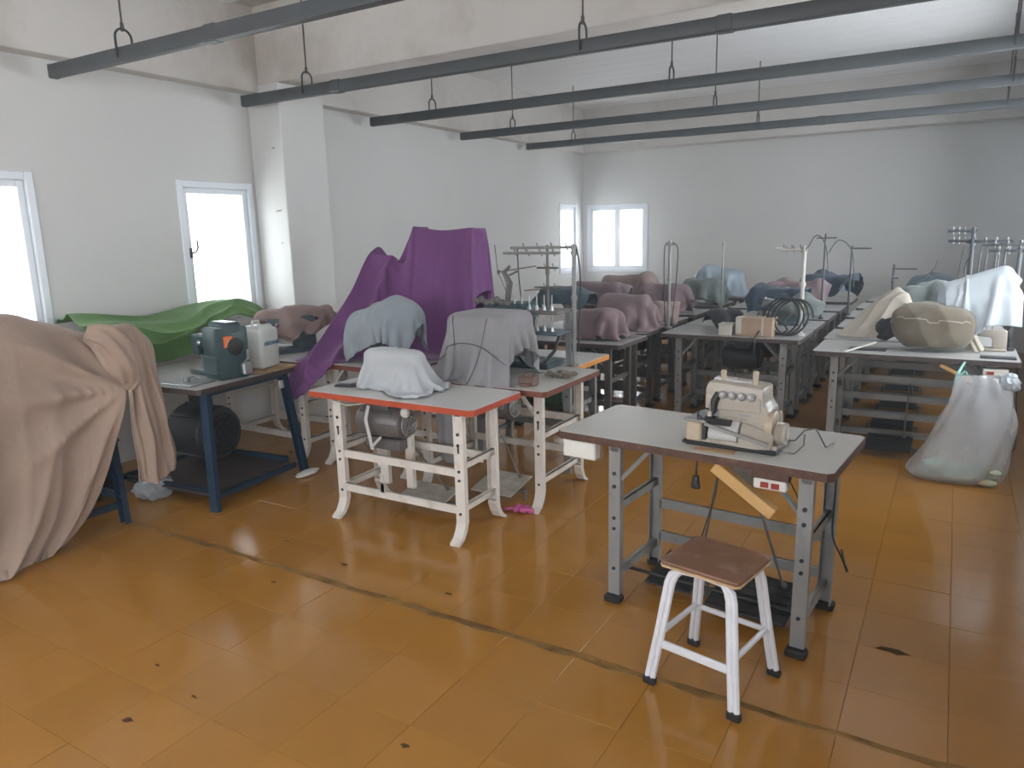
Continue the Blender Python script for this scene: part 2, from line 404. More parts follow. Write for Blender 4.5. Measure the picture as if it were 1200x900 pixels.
for px, pz in ((-5.03, 2.39), (-5.015, 2.388), (-5.045, 1.87), (-5.02, 1.873), (-4.995, 1.875), (-5.01, 1.6)): k.cyl((px, 4.545, pz), (px, 4.552, pz), .006, 8)
k.obj('screw_hole', M['strip'], pil)

# faint haze volume added to imitate window bloom and brighten the far end
hz = B(); hz.box((XL - .1, YB - .1, -.1), (XR + .1, YF + .1, ZC + .15))
hm = bpy.data.materials.new('bloom_haze'); hm.use_nodes = True; _N = hm.node_tree.nodes; _N.remove(_N['Principled BSDF'])
_v = _N.new('ShaderNodeVolumeScatter'); _v.inputs['Color'].default_value = (.88, .94, 1, 1); _v.inputs['Density'].default_value = .022; _v.inputs['Anisotropy'].default_value = .72
hm.node_tree.links.new(_v.outputs[0], _N['Material Output'].inputs['Volume'])
hzo = hz.obj('haze', hm); hzo['kind'] = 'stuff'; hzo['label'] = 'thin bright haze added for window bloom across the workroom'

# windows
def window(n, wall, a0, a1, z0, z1, sashes=1, handle=False):
    """built in local axes: x along the wall, y outward, then placed"""
    root = bpy.data.objects.new('window_%d' % n, None); COL.objects.link(root); root['kind'] = 'structure'
    c = (a0 + a1) / 2; w = a1 - a0; h = z1 - z0
    if wall == 'left': root.location = (XL, c, z0); root.rotation_euler = (0, 0, math.pi / 2)
    if wall == 'right': root.location = (XR, c, z0); root.rotation_euler = (0, 0, -math.pi / 2)
    if wall == 'far': root.location = (c, YF, z0); root.rotation_euler = (0, 0, 0)
    if wall == 'back': root.location = (c, YB, z0); root.rotation_euler = (0, 0, math.pi)
    f = B(); t = .055
    for a, b in (((-w / 2, -.012, 0), (-w / 2 + t, .09, h)), ((w / 2 - t, -.012, 0), (w / 2, .09, h)), ((-w / 2 + t, -.012, h - t), (w / 2 - t, .09, h)), ((-w / 2 + t, -.012, 0), (w / 2 - t, .09, t))):
        f.box(a, b, bev=.006)
    f.obj('window_frame', M['upvc'], root)
    sw = (w - 2 * t) / sashes
    for s in range(sashes):
        xa, xb = -w / 2 + t + s * sw, -w / 2 + t + (s + 1) * sw
        q = B(); u = .045
        for a, b in (((xa, .015, t), (xa + u, .075, h - t)), ((xb - u, .015, t), (xb, .075, h - t)), ((xa + u, .015, h - t - u), (xb - u, .075, h - t)), ((xa + u, .015, t), (xb - u, .075, t + u))):
            q.box(a, b, bev=.005)
        so = q.obj('sash', M['upvc'], root)
        g = B(); g.box((xa + u, .042, t + u), (xb - u, .048, h - t - u)); g.obj('pane', M['glass'], so)
    if handle:
        hb = B(); hx = -w / 2 + t + .022
        hb.box((hx - .012, -.002, .52), (hx + .012, .016, .60), bev=.004); hb.tube([(hx, -.01, .56), (hx + .02, -.035, .57), (hx + .035, -.04, .60), (hx + .036, -.035, .66)], .008, 8)
        hb.obj('window_handle', M['mdark'], root)
    return root
window(1, *WINS[0]); window(2, *WINS[1], handle=True); window(3, *WINS[2]); window(4, *WINS[3], sashes=2)
window(5, *WINS[4], sashes=3); window(6, *WINS[5], sashes=3); window(7, *WINS[6], sashes=3); window(8, *WINS[7], sashes=3)  # windows out of view, added and enlarged to light the room
# pale sided wall of the neighbouring building seen through the near window
ew = B(); ew.box((-8.2, -3, -1), (-8.0, 7.5, 2.66))
ewo = struct(ew.obj('exterior_wall', M['siding']))
for k in range(20):
    q = B(); q.box((-8.0, -3, -.4 + k * .15), (-7.96, 4.4, -.4 + k * .15 + .14), bev=.008); q.obj('siding_board', M['siding'], ewo)

# ------------------------------------------------------------------ hanging rails
def px(label, y, z, hangers, x1=XR, couplings=()):
    r = thing('hanging_rail', label, 'rail', (-5.14, y, z), group='dark grey hanging rails under the ceiling')
    L = x1 + 5.14
    b = B(); b.box((0, -.033, -.042), (L, .033, .042), bev=.012, seg=2); b.obj('rail', M['rail'], r, smooth=True)
    e = B(); e.box((-.006, -.035, -.044), (.012, .035, .044), bev=.008); e.obj('end_cap', M['rail'], r)
    for cx in couplings:
        k = B(); k.box((cx + 5.14 - .05, -.037, -.046), (cx + 5.14 + .05, .037, .046), bev=.01); k.obj('coupling', M['rail'], r)
    for hx in hangers:
        h = B(); X = hx + 5.14; Rr = .052
        arc = [(X, -Rr * math.cos(t), .045 + .045 + Rr * math.sin(t)) for t in np.linspace(0, math.pi, 13)]
        ptsA = [(X, -Rr, -.02)] + arc + [(X, Rr, -.02)]
        # strap of flat section bent over the rail
        w, th = .016, .007
        for pa, pb in zip(ptsA, ptsA[1:]): h.tube([pa, pb], th, 6)
        for pa in ptsA: h.ball(pa, (w * .55, th, th), u=8, v=6)
        hang = h.obj('hanger', M['hook'], r, smooth=True)
        top = ZC - z + (.0 if True else 0)
        q = B(); q.cyl((X, 0, .045 + .045 + Rr - .005), (X, 0, top), .006, 8); q.cyl((X, 0, .13), (X, 0, .175), .011, 8); q.obj('hanger_rod', M['rod'], hang)
    return r
px('nearest dark grey hanging rail, crossing the upper left corner', 2.862, 2.735, (-4.349, -2.2, -.1), couplings=(-3.55,))
px('second dark grey rail from the camera, with its end by the pillar', 4.384, 2.75, (-4.412, -2.068, .25), couplings=(-4.1, -1.2))
px('third dark grey rail from the camera, just beyond the cross beam', 5.958, 2.76, (-4.383, -2.041, .215))
px('fourth dark grey rail, second from the far wall', 7.542, 2.769, (-4.435, -2.138, .287))
px('dark grey hanging rail nearest the far wall', 9.122, 2.782, (-4.443, -2.084, .321), couplings=(-1.4,))

# ------------------------------------------------------------------ tables
def table(name, label, x0, x1, y0, y1, z=.77, top='lam', edge='ebrown', frame='steel', foot='block', front=(), rear=(.14, .32), sides=(.12, .43),
          inx=.12, iny=(.05, .10), motor=None, group=None, rz=0, loc=None, legw=.052, splay=0., th=.034, treadle=None, brace=True, lsh=0.):
    w, d = x1 - x0, y1 - y0
    r = thing(name, label, 'table', loc or ((x0 + x1) / 2, (y0 + y1) / 2, 0), rz, group)
    X, Y = w / 2, d / 2
    b = B(); b.prism([(-X + .02, -Y), (X - .02, -Y), (X, -Y + .02), (X, Y - .02), (X - .02, Y), (-X + .02, Y), (-X, Y - .02), (-X, -Y + .02)], 'z', z - th, z, bev=.0015)
    tp = b.obj('tabletop', M[top], r)
    e = B(); q = .003
    for a, c in (((-X + .018, -Y - q, z - th), (X - .018, -Y, z - .0015)), ((-X + .018, Y, z - th), (X - .018, Y + q, z - .0015)), ((-X - q, -Y + .018, z - th), (-X, Y - .018, z - .0015)), ((X, -Y + .018, z - th), (X + q, Y - .018, z - .0015))): e.box(a, c)
    for sx in (-1, 1):
        for sy in (-1, 1):
            e.prism([(sx * (X - .02), sy * Y), (sx * X, sy * (Y - .02)), (sx * (X + q), sy * (Y - .018)), (sx * (X - .018), sy * (Y + q))][::sx * sy], 'z', z - th, z - .0015)
    e.obj('edge_band', M[edge], tp)
    F = M[frame]; zt = z - th
    lx = X - inx; ya, yb = -Y + iny[0], Y - iny[1]
    lw, ld, t = legw, .034, .004
    for sx in (-1, 1):
        for yy, sy in ((ya, -1), (yb, 1)):
            l = B(); bz = .028 if foot == 'block' else (.13 if foot == 'flare' else 0)
            prof = [(-lw / 2, 0), (lw / 2, 0), (lw / 2, ld), (lw / 2 - t, ld), (lw / 2 - t, t), (-lw / 2 + t, t), (-lw / 2 + t, ld), (-lw / 2, ld)]
            prof = [(p[0], p[1] * -sy) for p in prof]
            l.prism(prof, 'z', bz, zt)
            if splay:
                for v in l.bm.verts:
                    k = (zt - v.co.z) / zt; v.co.x += sx * splay * k; v.co.y += sy * splay * k
            if foot == 'flare':
                o = [(0, .1302), (0, .11), (.02 * sy, .06), (.05 * sy, .02), (.09 * sy, .0), (.105 * sy, .0), (.105 * sy, .012), (.07 * sy, .035), (.045 * sy, .075), (.035 * sy, .11), (.035 * sy, .1302)]
                # foot swings outward from the leg
                o = [(p[0] - (.035 * sy if True else 0), p[1]) for p in o]
                l.prism(o, 'x', -lw / 2, lw / 2)
            l.box((-lw / 2 - .01, min(0, -sy * .08), zt - .006), (lw / 2 + .01, max(0, -sy * .08), zt - .0005))
            lo = l.obj('leg', F, r, loc=(sx * lx + lsh, yy, 0))
            if foot == 'block':
                k = B(); k.box((-lw / 2 - .012, -.03, 0), (lw / 2 + .012, .03, .035), bev=.008); k.obj('rubber_foot', M['rubber'], lo)
            k = B()
            for zz in (zt - .13, zt - .19, .35, .16, .40):
                k.cyl((0, sy * .0005, zz), (0, sy * .006, zz), .008 if zz < .5 else .009, 8)
            if foot == 'flare': k.box((-.005, sy * .0005, zt - .235), (.005, sy * .003, zt - .19))
            k.obj('bolt', M['black'], lo)
        for zz in sides:
            s_ = B(); s_.box((lsh + sx * (lx + splay * .6) - .004, ya + .002, zz), (lsh + sx * (lx + splay * .6) + .004, yb - .002, zz + .038)); s_.box((lsh + sx * (lx + splay * .6) - .02, ya + .002, zz + .034), (lsh + sx * (lx + splay * .6) + .004, yb - .002, zz + .038)); s_.obj('side_bar', F, r)
        s_ = B(); s_.box((sx * lx + lsh - .02, ya, zt - .03), (sx * lx + lsh + .02, yb, zt - .004)); s_.obj('top_rail', F, r)
        if brace:
            s_ = B(); s_.tube([(lsh + sx * (lx - .01), ya + .02, zt - .17), (lsh + sx * (lx - .15), ya + .02, zt - .012)], .012, 4); s_.obj('brace', F, r)
    for side, zs in ((ya + .01, front), (yb - .01, rear)):
        for zz in zs:
            s_ = B(); s_.box((lsh - lx + .02, side - .004, zz), (lsh + lx - .02, side + .004, zz + .05)); s_.box((lsh - lx + .02, side - .02, zz + .046), (lsh + lx - .02, side + .004, zz + .05)); s_.obj('stretcher', F, r)
    if motor: add_motor(r, motor, zt)
    if treadle: add_treadle(r, *treadle, top=zt)
    return r

def add_motor(r, spec, zt):
    """under-table clutch motor, axis along x"""
    x, y, zc, R, L, m = spec
    b = B(); Mx = Matrix.Translation((x, y, zc)) @ Matrix.Rotation(math.pi / 2, 4, 'Y')
    b.lathe([(R * .55, -L / 2 - .01), (R * .9, -L / 2), (R, -L / 2 + .03), (R, L / 2 - .05), (R * .93, L / 2 - .04), (R * .93, L / 2 - .01), (R * .8, L / 2)], 20, Mx)
    for k in range(8):
        a = k * math.pi / 4; b.box((-L / 2 + .03, R * .97, -.006), (L / 2 - .06, R * 1.05, .006), M=Matrix.Translation((x, y, zc)) @ Matrix.Rotation(a, 4, 'X'))
    mo = b.obj('motor', M[m], r, smooth=True)
    k = B(); k.box((x - .06, y - .05, zc + R * .8), (x + .06, y + .05, zt)); k.obj('motor_bracket', M[m], mo)
    k = B()
    for rr in (R * .72, R * .52, R * .32): k.tube([(x + L / 2 + .012, y + rr * math.cos(t), zc + rr * math.sin(t)) for t in np.linspace(0, 2 * math.pi, 20, endpoint=False)], .006, 6, closed=True)
    for a in (0, 1.05, 2.1): k.tube([(x + L / 2 + .012, y - R * .72 * math.cos(a), zc - R * .72 * math.sin(a)), (x + L / 2 + .012, y + R * .72 * math.cos(a), zc + R * .72 * math.sin(a))], .005, 6)
    k.obj('fan_grille', M['motorl' if m == 'motor' else 'black'], mo)
    return mo

def add_treadle(r, x, y, w, d, m, rod, top):
    b = B(); b.box((-w / 2, -d / 2, -.006), (w / 2, d / 2, .006), bev=.004, M=Matrix.Translation((x, y, .085)) @ Matrix.Rotation(.18, 4, 'X'))
    for k in range(5): b.box((-w / 2 + .02, -d / 2 + .02 + k * d / 5.5, .006), (w / 2 - .02, -d / 2 + .03 + k * d / 5.5, .010), M=Matrix.Translation((x, y, .085)) @ Matrix.Rotation(.18, 4, 'X'))
    o = b.obj('treadle', M[m], r)
    k = B(); k.box((x - w / 2 - .03, y - .012, .05), (x + w / 2 + .03, y + .012, .066)); k.cyl((x - w / 2 - .02, y, .0), (x - w / 2 - .02, y, .06), .012, 8); k.cyl((x + w / 2 + .02, y, 0), (x + w / 2 + .02, y, .06), .012, 8); k.obj('treadle_axle', M['steeld'], o)
    if rod is not None:
        k = B(); k.tube([(x + w * .3, y + d * .3, .10), rod], .006, 6); k.ball((x + w * .3, y + d * .3, .12), .014, u=8, v=6); k.obj('treadle_rod', M['steeld'], r)
    return o

# near table with the overlock machine
near = table('sewing_table', 'grey topped worn brown edged table carrying the cream overlock machine, stool in front', -1.46, -.29, 2.80, 3.39, foot='block', frame='steel',
             rear=(.14, .31), sides=(.10, .42), inx=.185, iny=(.03, .11), legw=.055, lsh=.09, rz=math.radians(-5), loc=(-.867, 3.09, 0))
nx, ny = -.867, 3.09
# drawer box, switch, timber prop, hanging plug, treadles are parts of the near table
b = B(); b.box((-1.435 - nx, 2.815 - ny, .648), (-1.27 - nx, 2.87 - ny, .73), bev=.006); b.obj('drawer_box', M['whitep'], near, label='small cream drawer box under the table corner')
b = B(); b.box((-.57 - nx, 2.81 - ny, .662), (-.445 - nx, 2.86 - ny, .702), bev=.005); sw = b.obj('power_switch', M['whitep'], near)
b = B(); b.box((-.54 - nx, 2.803 - ny, .672), (-.512 - nx, 2.812 - ny, .692)); b.box((-.50 - nx, 2.803 - ny, .672), (-.472 - nx, 2.812 - ny, .692)); b.obj('switch_button', M['redp'], sw)
b = B(); b.box((-.58 - nx, 2.815 - ny, .70), (-.44 - nx, 2.86 - ny, .736)); b.obj('switch_mount', M['ebrown'], near)
b = B(); b.box((0, -.022, -.024), (.29, .022, .024), bev=.003, M=Matrix.Translation((-.745 - nx, 2.87 - ny, .705)) @ Matrix.Rotation(math.radians(33), 4, 'Y')); b.obj('timber_prop', M['wood'], near, label='raw yellow timber prop')
b = B(); b.tube([(-.815 - nx, 2.86 - ny, .735), (-.815 - nx, 2.85 - ny, .68), (-.816 - nx, 2.85 - ny, .65)], .004, 6); b.cyl((-.816 - nx, 2.85 - ny, .655), (-.816 - nx, 2.85 - ny, .62), .012, 10, r2=.017); b.box((-.835 - nx, 2.843 - ny, .598), (-.797 - nx, 2.857 - ny, .622), bev=.004); b.obj('hanging_plug', M['copper'], near)
b = B(); b.box((-.72 - nx, 3.0 - ny, .60), (-.62 - nx, 3.12 - ny, .735), bev=.01); b.obj('oil_pan', M['steel'], near)
add_treadle(near, -.98 - nx, 3.10 - ny, .22, .28, 'black', (-.80 - nx, 3.12 - ny, .72), .73)
add_treadle(near, -.62 - nx, 3.06 - ny, .34, .30, 'black', (-.70 - nx, 3.12 - ny, .66), .73)
b = B(); b.cyl((-1.2 - nx, 3.0 - ny, .09), (-.38 - nx, 3.0 - ny, .09), .008, 8); b.obj('treadle_shaft', M['black'], near)
b = B(); b.tube(catmull([(-.36 - nx, 3.25 - ny, .73), (-.35 - nx, 3.2 - ny, .55), (-.33 - nx, 3.1 - ny, .42), (-.285 - nx, 3.05 - ny, .36), (-.265 - nx, 3.1 - ny, .28), (-.29 - nx, 3.2 - ny, .24), (-.32 - nx, 3.25 - ny, .30)], 24), .004, 6); b.obj('power_cord', M['copper'], near)
b = B(); b.tube([(-.50 - nx, 2.95 - ny, .72), (-.45 - nx, 3.05 - ny, .55), (-.40 - nx, 3.12 - ny, .42)], .003, 6); b.obj('thin_cord', M['copper'], near)
b = B(); b.tube([(-.9 - nx, 3.05 - ny, .15), (-.82 - nx, 3.1 - ny, .5), (-.8 - nx, 3.1 - ny, .735)], .003, 6); b.obj('thin_cord', M['copper'], near)

# overlock machine
ov = thing('overlock_machine', 'dusty cream overlock sewing machine with four tension dials on the nearest table', 'sewing machine', (-.715, 2.995, .7702), math.radians(-3))
ov.scale = (.9, .9, .92)
b = B(); b.box((-.20, -.125, 0), (.21, .13, .018), bev=.006); b.box((-.22, -.11, .0), (-.16, .06, .012)); b.obj('base_plate', M['black'], ov)
b = B(); b.prism([(-.19, -.11), (.12, -.125), (.205, -.10), (.21, .12), (-.15, .12)], 'z', .016, .035, bev=.004); b.obj('drip_tray', M['cream'], ov)
b = B()
b.prism([(-.075, .03), (.13, .03), (.155, .06), (.155, .17), (.13, .20), (.125, .27), (-.12, .285), (-.135, .255), (-.135, .175), (-.075, .16)], 'y', -.055, .115, bev=.012)
bo = b.obj('body', M['cream'], ov, smooth=True)
b = B(); b.prism([(-.062, .16), (-.062, .215), (-.035, .262), (-.02, .262), (-.02, .16)], 'x', -.132, .118, bev=.006); b.obj('tension_panel', M['cream'], bo)
b = B(); b.prism([(-.07, .03), (-.115, .035), (-.118, .06), (-.10, .095), (-.07, .12)], 'x', -.10, .035, bev=.006); b.obj('front_cover', M['creamw'], ov, smooth=True)
b = B(); b.prism([(-.06, .02), (-.12, .02), (-.125, .055), (-.10, .075), (-.06, .12)], 'x', .04, .185, bev=.008)
for v in b.bm.verts:
    k = max(0, (v.co.x - .04) / .145); v.co.z = .02 + (v.co.z - .02) * (1 - .45 * k)
b.obj('looper_cover', M['cream'], ov, smooth=True)
b = B(); b.box((-.20, -.125, .018), (-.125, -.01, .105), bev=.008); b.obj('side_cover', M['creamy'], ov)
b = B(); b.prism([(-.215, -.115), (-.10, -.135), (-.09, -.05), (-.075, .10), (-.19, .10)], 'z', .107, .115, bev=.002); b.obj('cloth_plate', M['chrome'], ov)
b = B(); b.tube([(-.165, -.06, .115), (-.165, -.06, .14), (-.155, -.06, .15)], .004, 6); b.tube([(-.165, -.06, .125), (-.13, -.085, .115), (-.09, -.10, .113)], .004, 6); b.obj('seam_guide', M['black'], ov)
b = B(); b.box((-.122, -.125, .03), (-.105, -.03, .11)); b.prism([(-.07, .12), (-.11, .13), (-.105, .10), (-.07, .10)], 'x', -.10, .0); b.obj('gap_shade', M['black'], ov)  # black solids put in for the shade between the covers
b = B(); b.tube([(-.07, -.06, .235), (-.085, -.075, .20), (-.09, -.07, .15), (-.115, -.075, .125)], [.016, .018, .014, .010], 8); b.box((-.125, -.09, .115), (-.085, -.045, .127), bev=.003); b.obj('presser_arm', M['black'], ov, smooth=True)
b = B(); b.cyl((-.10, -.085, .135), (-.10, -.085, .19), .005, 8); b.box((-.112, -.095, .13), (-.088, -.075, .155), bev=.003); b.obj('needle_clamp', M['chrome'], ov)
for k in range(4):
    b = B(); x = -.048 + k * .042; Mx = Matrix.Translation((x, -.052, .222)) @ Matrix.Rotation(math.radians(66), 4, 'X')
    b.lathe([(.019, 0), (.019, .006), (.014, .008), (.014, .014), (.0175, .016), (.0175, .030), (.014, .033)], 18, Mx); d = b.obj('tension_dial', M['motorl'], ov, smooth=True)
    b = B(); b.lathe([(.0095, .033), (.0095, .042), (.005, .044)], 12, Mx); b.obj('dial_cap', M['creamw'], d)
b = B(); Mx = Matrix.Translation((.15, .0, .10)) @ Matrix.Rotation(math.pi / 2, 4, 'Y')
b.lathe([(.066, -.012), (.07, 0), (.068, .02), (.05, .03)], 24, Mx); b.prism([(-.01, .05), (.03, .15), (.05, .165), (.075, .15), (.085, .06)], 'x', .13, .185, bev=.01); b.obj('wheel_housing', M['creamy'], ov, smooth=True)
b = B(); Mx = Matrix.Translation((.178, -.025, .075)) @ Matrix.Rotation(math.pi / 2, 4, 'Y')
b.lathe([(.042, 0), (.052, .004)] + [(.052 if i % 2 else .046, .006 + i * .005) for i in range(8)] + [(.048, .05), (.03, .052)], 28, Mx); b.obj('handwheel', M['cream'], ov, smooth=True)
b = B(); Mx = Matrix.Translation((.231, -.025, .075)) @ Matrix.Rotation(math.pi / 2, 4, 'Y'); b.lathe([(.028, 0), (.028, .004), (.01, .006)], 18, Mx); b.obj('wheel_cap', M['creamw'], ov)
b = B(); b.prism([(-.11, .10), (-.105, .112), (.175, .052), (.17, .035)], 'y', -.137, -.128); b.obj('knee_lever', M['steel'], ov)
b = B(); b.box((-.09, -.128, .028), (-.08, -.12, .036)); b.cyl((-.045, -.12, .03), (-.045, -.13, .03), .005, 8); b.cyl((.0, -.062, .118), (.0, -.07, .118), .006, 8); b.box((-.04, -.066, .105), (.035, -.058, .130), bev=.003); b.obj('hinge_plate', M['cream'], ov)
for gx, gz in ((-.07, .03), (.075, .035)):
    b = B(); b.box((gx - .012, .0, .27), (gx + .012, .006, .30 + gz)); b.cyl((gx - .006, -.004, .29 + gz), (gx - .006, .012, .29 + gz), .006, 8); b.cyl((gx + .006, -.004, .29 + gz), (gx + .006, .012, .29 + gz), .006, 8); b.obj('thread_guide', M['creamy'], ov)
b = B(); b.box((-.115, .0, .27), (-.02, .05, .293), bev=.005); b.tube([(-.03, -.01, .285), (.06, -.01, .285)], .004, 6); b.obj('top_cover', M['creamw'], ov)
b = B(); b.box((.02, -.0572, .142), (.075, -.0552, .150)); b.box((.03, -.0572, .125), (.06, -.0552, .130)); b.obj('faded_badge', M['dullchrome'], ov)
b = B(); b.tube([(.20, .0, .04), (.26, -.01, .05), (.29, .03, .09), (.33, .06, .095), (.37, .09, .01), (.385, .2, .004)], .0035, 6); b.tube([(.215, -.06, .006), (.27, -.055, .004), (.295, .0, .03), (.29, .03, .07)], .003, 6); b.obj('thin_wire', M['steeld'], ov)
b = B(); b.box((-.13, -.175, .0), (.03, -.13, .004), bev=.001); o = b.obj('wood_shim', M['board'], loc=(-.715, 3.0, .7702)); base_origin(o); tag(o, 'thin bare wood strip on the table edge before the overlock machine', 'wood strip')

# stool
st = thing('stool', 'low stool with worn brown wooden seat and white tube legs', 'stool', (-.645, 2.475, 0), math.radians(-11))
b = B(); w2, d2 = .152, .142; c = .014
b.prism([(-w2 + c, -d2), (w2 - c, -d2), (w2, -d2 + c), (w2, d2 - c), (w2 - c, d2), (-w2 + c, d2), (-w2, d2 - c), (-w2, -d2 + c)], 'z', .473, .488, bev=.004); s1 = b.obj('seat', M['seat'], st)
b = B(); b.prism([(-w2 + c, -d2), (w2 - c, -d2), (w2, -d2 + c), (w2, d2 - c), (w2 - c, d2), (-w2 + c, d2), (-w2, d2 - c), (-w2, -d2 + c)], 'z', .464, .473, bev=.0015); b.obj('ply_edge', M['seatedge'], s1)
for sx in (-1, 1):
    for sy in (-1, 1):
        ft = Vector((sx * .165, sy * .168, .0)); kn = Vector((sx * .118, sy * .118, .40))
        b = B()
        for off in (-.0105, .0105):
            o = Vector((off * sy * .0 + off, 0, 0)) if True else 0
            pts = [ft + o + Vector((0, 0, .02)), ft.lerp(kn, .5) + o, kn + o, Vector((sx * .108, sy * .113, .43)) + o, Vector((sx * .085, sy * .108, .452)) + o * .6 + Vector((0, 0, -off * .2)), Vector((sx * .03, sy * .106, .455)), Vector((0, sy * .106, .455))]
            b.tube(pts, .0115, 8)
        l = b.obj('leg', M['stoolw'], st, smooth=True)
        k = B(); k.box((ft.x - .025, ft.y - .014, 0), (ft.x + .025, ft.y + .014, .032), bev=.006); k.obj('rubber_foot', M['rubber'], l)
def lp(sx, sy, z): return Vector((sx * .165, sy * .168, 0)).lerp(Vector((sx * .118, sy * .118, .40)), z / .40)
for s_, zz, bow in (((-1, -1), .17, 0), ((1, -1), .20, 0), ((1, 1), .19, 0), ((-1, 1), .20, 0)):
    n_ = {(-1, -1): (1, -1), (1, -1): (1, 1), (1, 1): (-1, 1), (-1, 1): (-1, -1)}[s_]
    b = B(); a, c = lp(*s_, zz), lp(*n_, zz)
    if s_ == (-1, -1):
        b.box((a.x, a.y - .006, zz - .022), (c.x, a.y + .010, zz + .01), bev=.005)
    else: b.tube([a, a.lerp(c, .5), c], .011, 8)
    b.obj('footrest_bar', M['stoolw'], st, smooth=True)

# red edged table and its machine
red = table('sewing_table', 'white framed table with bright red edge and pale grey top', -3.19, -2.03, 2.985, 3.49, top='lamw', edge='ered', frame='white', foot='flare',
            front=(.155, .365), rear=(.365,), sides=(.16, .40), inx=.15, iny=(.08, .07), legw=.06, brace=False)
rx, ry = -2.61, 3.2375
mo = add_motor(red, (-2.83 - rx, 3.25 - ry, .565, .095, .33, 'motor'), .736)
b = B(); b.tube([(-2.86 - rx, 3.14 - ry, .68), (-2.87 - rx, 3.12 - ry, .60), (-2.84 - rx, 3.13 - ry, .42)], .013, 4); b.tube([(-2.84 - rx, 3.13 - ry, .44), (-2.78 - rx, 3.14 - ry, .50)], .01, 4); b.obj('motor_strap', M['strap'], mo)
b = B(); b.ball((-2.655 - rx, 3.22 - ry, .64), (.03, .03, .03)); b.obj('motor_cap', M['whitep'], mo)
b = B(); b.box((-2.96 - rx, 3.2 - ry, .40), (-2.70 - rx, 3.3 - ry, .47), bev=.01); b.obj('clutch_housing', M['motor'], mo)
b = B(); b.box((-2.92 - rx, 3.28 - ry, .155), (-2.86 - rx, 3.31 - ry, .42)); b.box((-2.72 - rx, 3.28 - ry, .155), (-2.67 - rx, 3.31 - ry, .735)); b.obj('motor_post', M['white'], red)
add_treadle(red, -2.66 - rx, 3.40 - ry, .34, .24, 'pedal', (-2.7 - rx, 3.3 - ry, .45), .73)
b = B(); b.tube([(-3.08 - rx, 3.02 - ry, .732), (-2.9 - rx, 3.0 - ry, .705), (-2.75 - rx, 3.02 - ry, .732)], .004, 6); b.obj('slack_cable', M['strap'], red)
b = B(); b.box((-2.725 - rx, 3.05 - ry, .20), (-2.70 - rx, 3.054 - ry, .30)); b.prism([(-2.73 - rx, .20), (-2.69 - rx, .20), (-2.70 - rx, .25), (-2.72 - rx, .26)], 'y', 3.05 - ry, 3.054 - ry); b.obj('torn_tape', M['strap'], red)

dt = table('sewing_table', 'white framed table with red-brown edge under the grey draped machine', -3.0, -1.9, 3.525, 4.28, top='lam', edge='ered2', frame='white', foot='flare',
           rear=(.2, .42), front=(), sides=(.15, .43), inx=.13, iny=(.15, .04), legw=.055, brace=True)
dx, dy = -2.45, 3.9025
add_treadle(dt, -2.36 - dx, 3.78 - dy, .30, .28, 'pedal', (-2.45 - dx, 3.85 - dy, .5), .73)
add_motor(dt, (-2.5 - dx, 3.95 - dy, .55, .09, .28, 'motor'), .736)
b = B()
for k in range(14): b.ball((rt.uniform(-.05, .05), rt.uniform(-.03, .03), rt.uniform(.012, .028)), (rt.uniform(.015, .035), rt.uniform(.012, .025), rt.uniform(.01, .02)), u=8, v=6)
b.tube([(-.06, -.02, .02), (-.09, -.04, .015), (-.11, -.03, .01)], .01, 6)
o = b.obj('rag', M['pink'], smooth=True, loc=(-2.10, 3.60, .001)); tag(o, 'crumpled bright pink rag at a white table foot', 'rag')

et = table('sewing_table', 'pale topped table with bright orange edge beside the tall thread stand', -3.0, -2.085, 4.30, 4.86, top='lamw', edge='eorange', frame='steel', foot='plain', rear=(.2, .45), sides=(.15, .43), inx=.1, iny=(.06, .06),
           motor=(.12, 0, .52, .12, .30, 'dgreen'))

# blue framed tables by the left wall
bl1 = table('machine_table', 'dark blue framed table under the big beige dust sheet', -5.0, -4.08, 1.42, 2.40, top='lamd', edge='edark', frame='blue', foot='plain', rear=(.15,), front=(), sides=(.10, .4), inx=.06, iny=(.05, .05), legw=.06, splay=.02, brace=False)
bl2 = table('machine_table', 'blue framed table with chipped top holding the white jerrycan', -4.78, -3.83, 2.66, 3.50, top='lamd', edge='edark', frame='blue', foot='plain', rear=(.08,), front=(.06,), sides=(.055,), inx=.06, iny=(.08, .06), legw=.06, splay=.07, brace=False, rz=math.radians(5))
b = B(); b.prism([(-.10, .10), (.02, .05), (.16, .07), (.30, .04), (.47, .10), (.485, .26), (.47, .43), (.1, .44), (-.10, .42)], 'z', .7715, .782, bev=.002)
for v in b.bm.verts:
    v.co.x += .006 * math.sin(v.co.y * 90); v.co.y += .004 * math.sin(v.co.x * 70)
b.obj('chipboard_patch', M['board'], bl2, label='broken brown chipboard patch on the top')
add_motor(bl2, (-.12, .10, .33, .19, .36, 'mdark'), .736)
b = B(); b.box((-.38, -.36, .08), (.40, .36, .092)); b.obj('shade_sheet', M['edark'], bl2)  # dark sheet stands for the shade inside the lower frame
b = B(); b.box((.385, .33, .62), (.40, .40, .68), bev=.004); b.obj('socket', M['whitep'], bl2)
gt = table('sewing_table', 'pale topped table by the pillar under the pinkish brown cloth', -5.0, -3.98, 3.66, 4.28, top='lamw', edge='ebrown', frame='white', foot='flare', rear=(.15, .40), front=(.15,), sides=(.12, .40), inx=.1, iny=(.1, .05), legw=.055)
ht = table('sewing_table', 'white framed table behind the red edged one, under the blue-grey cloth', -3.93, -3.06, 3.70, 4.30, top='lam', edge='ered2', frame='white', foot='flare', rear=(.15, .40), front=(), sides=(.12, .40), inx=.08, iny=(.12, .05), legw=.055)
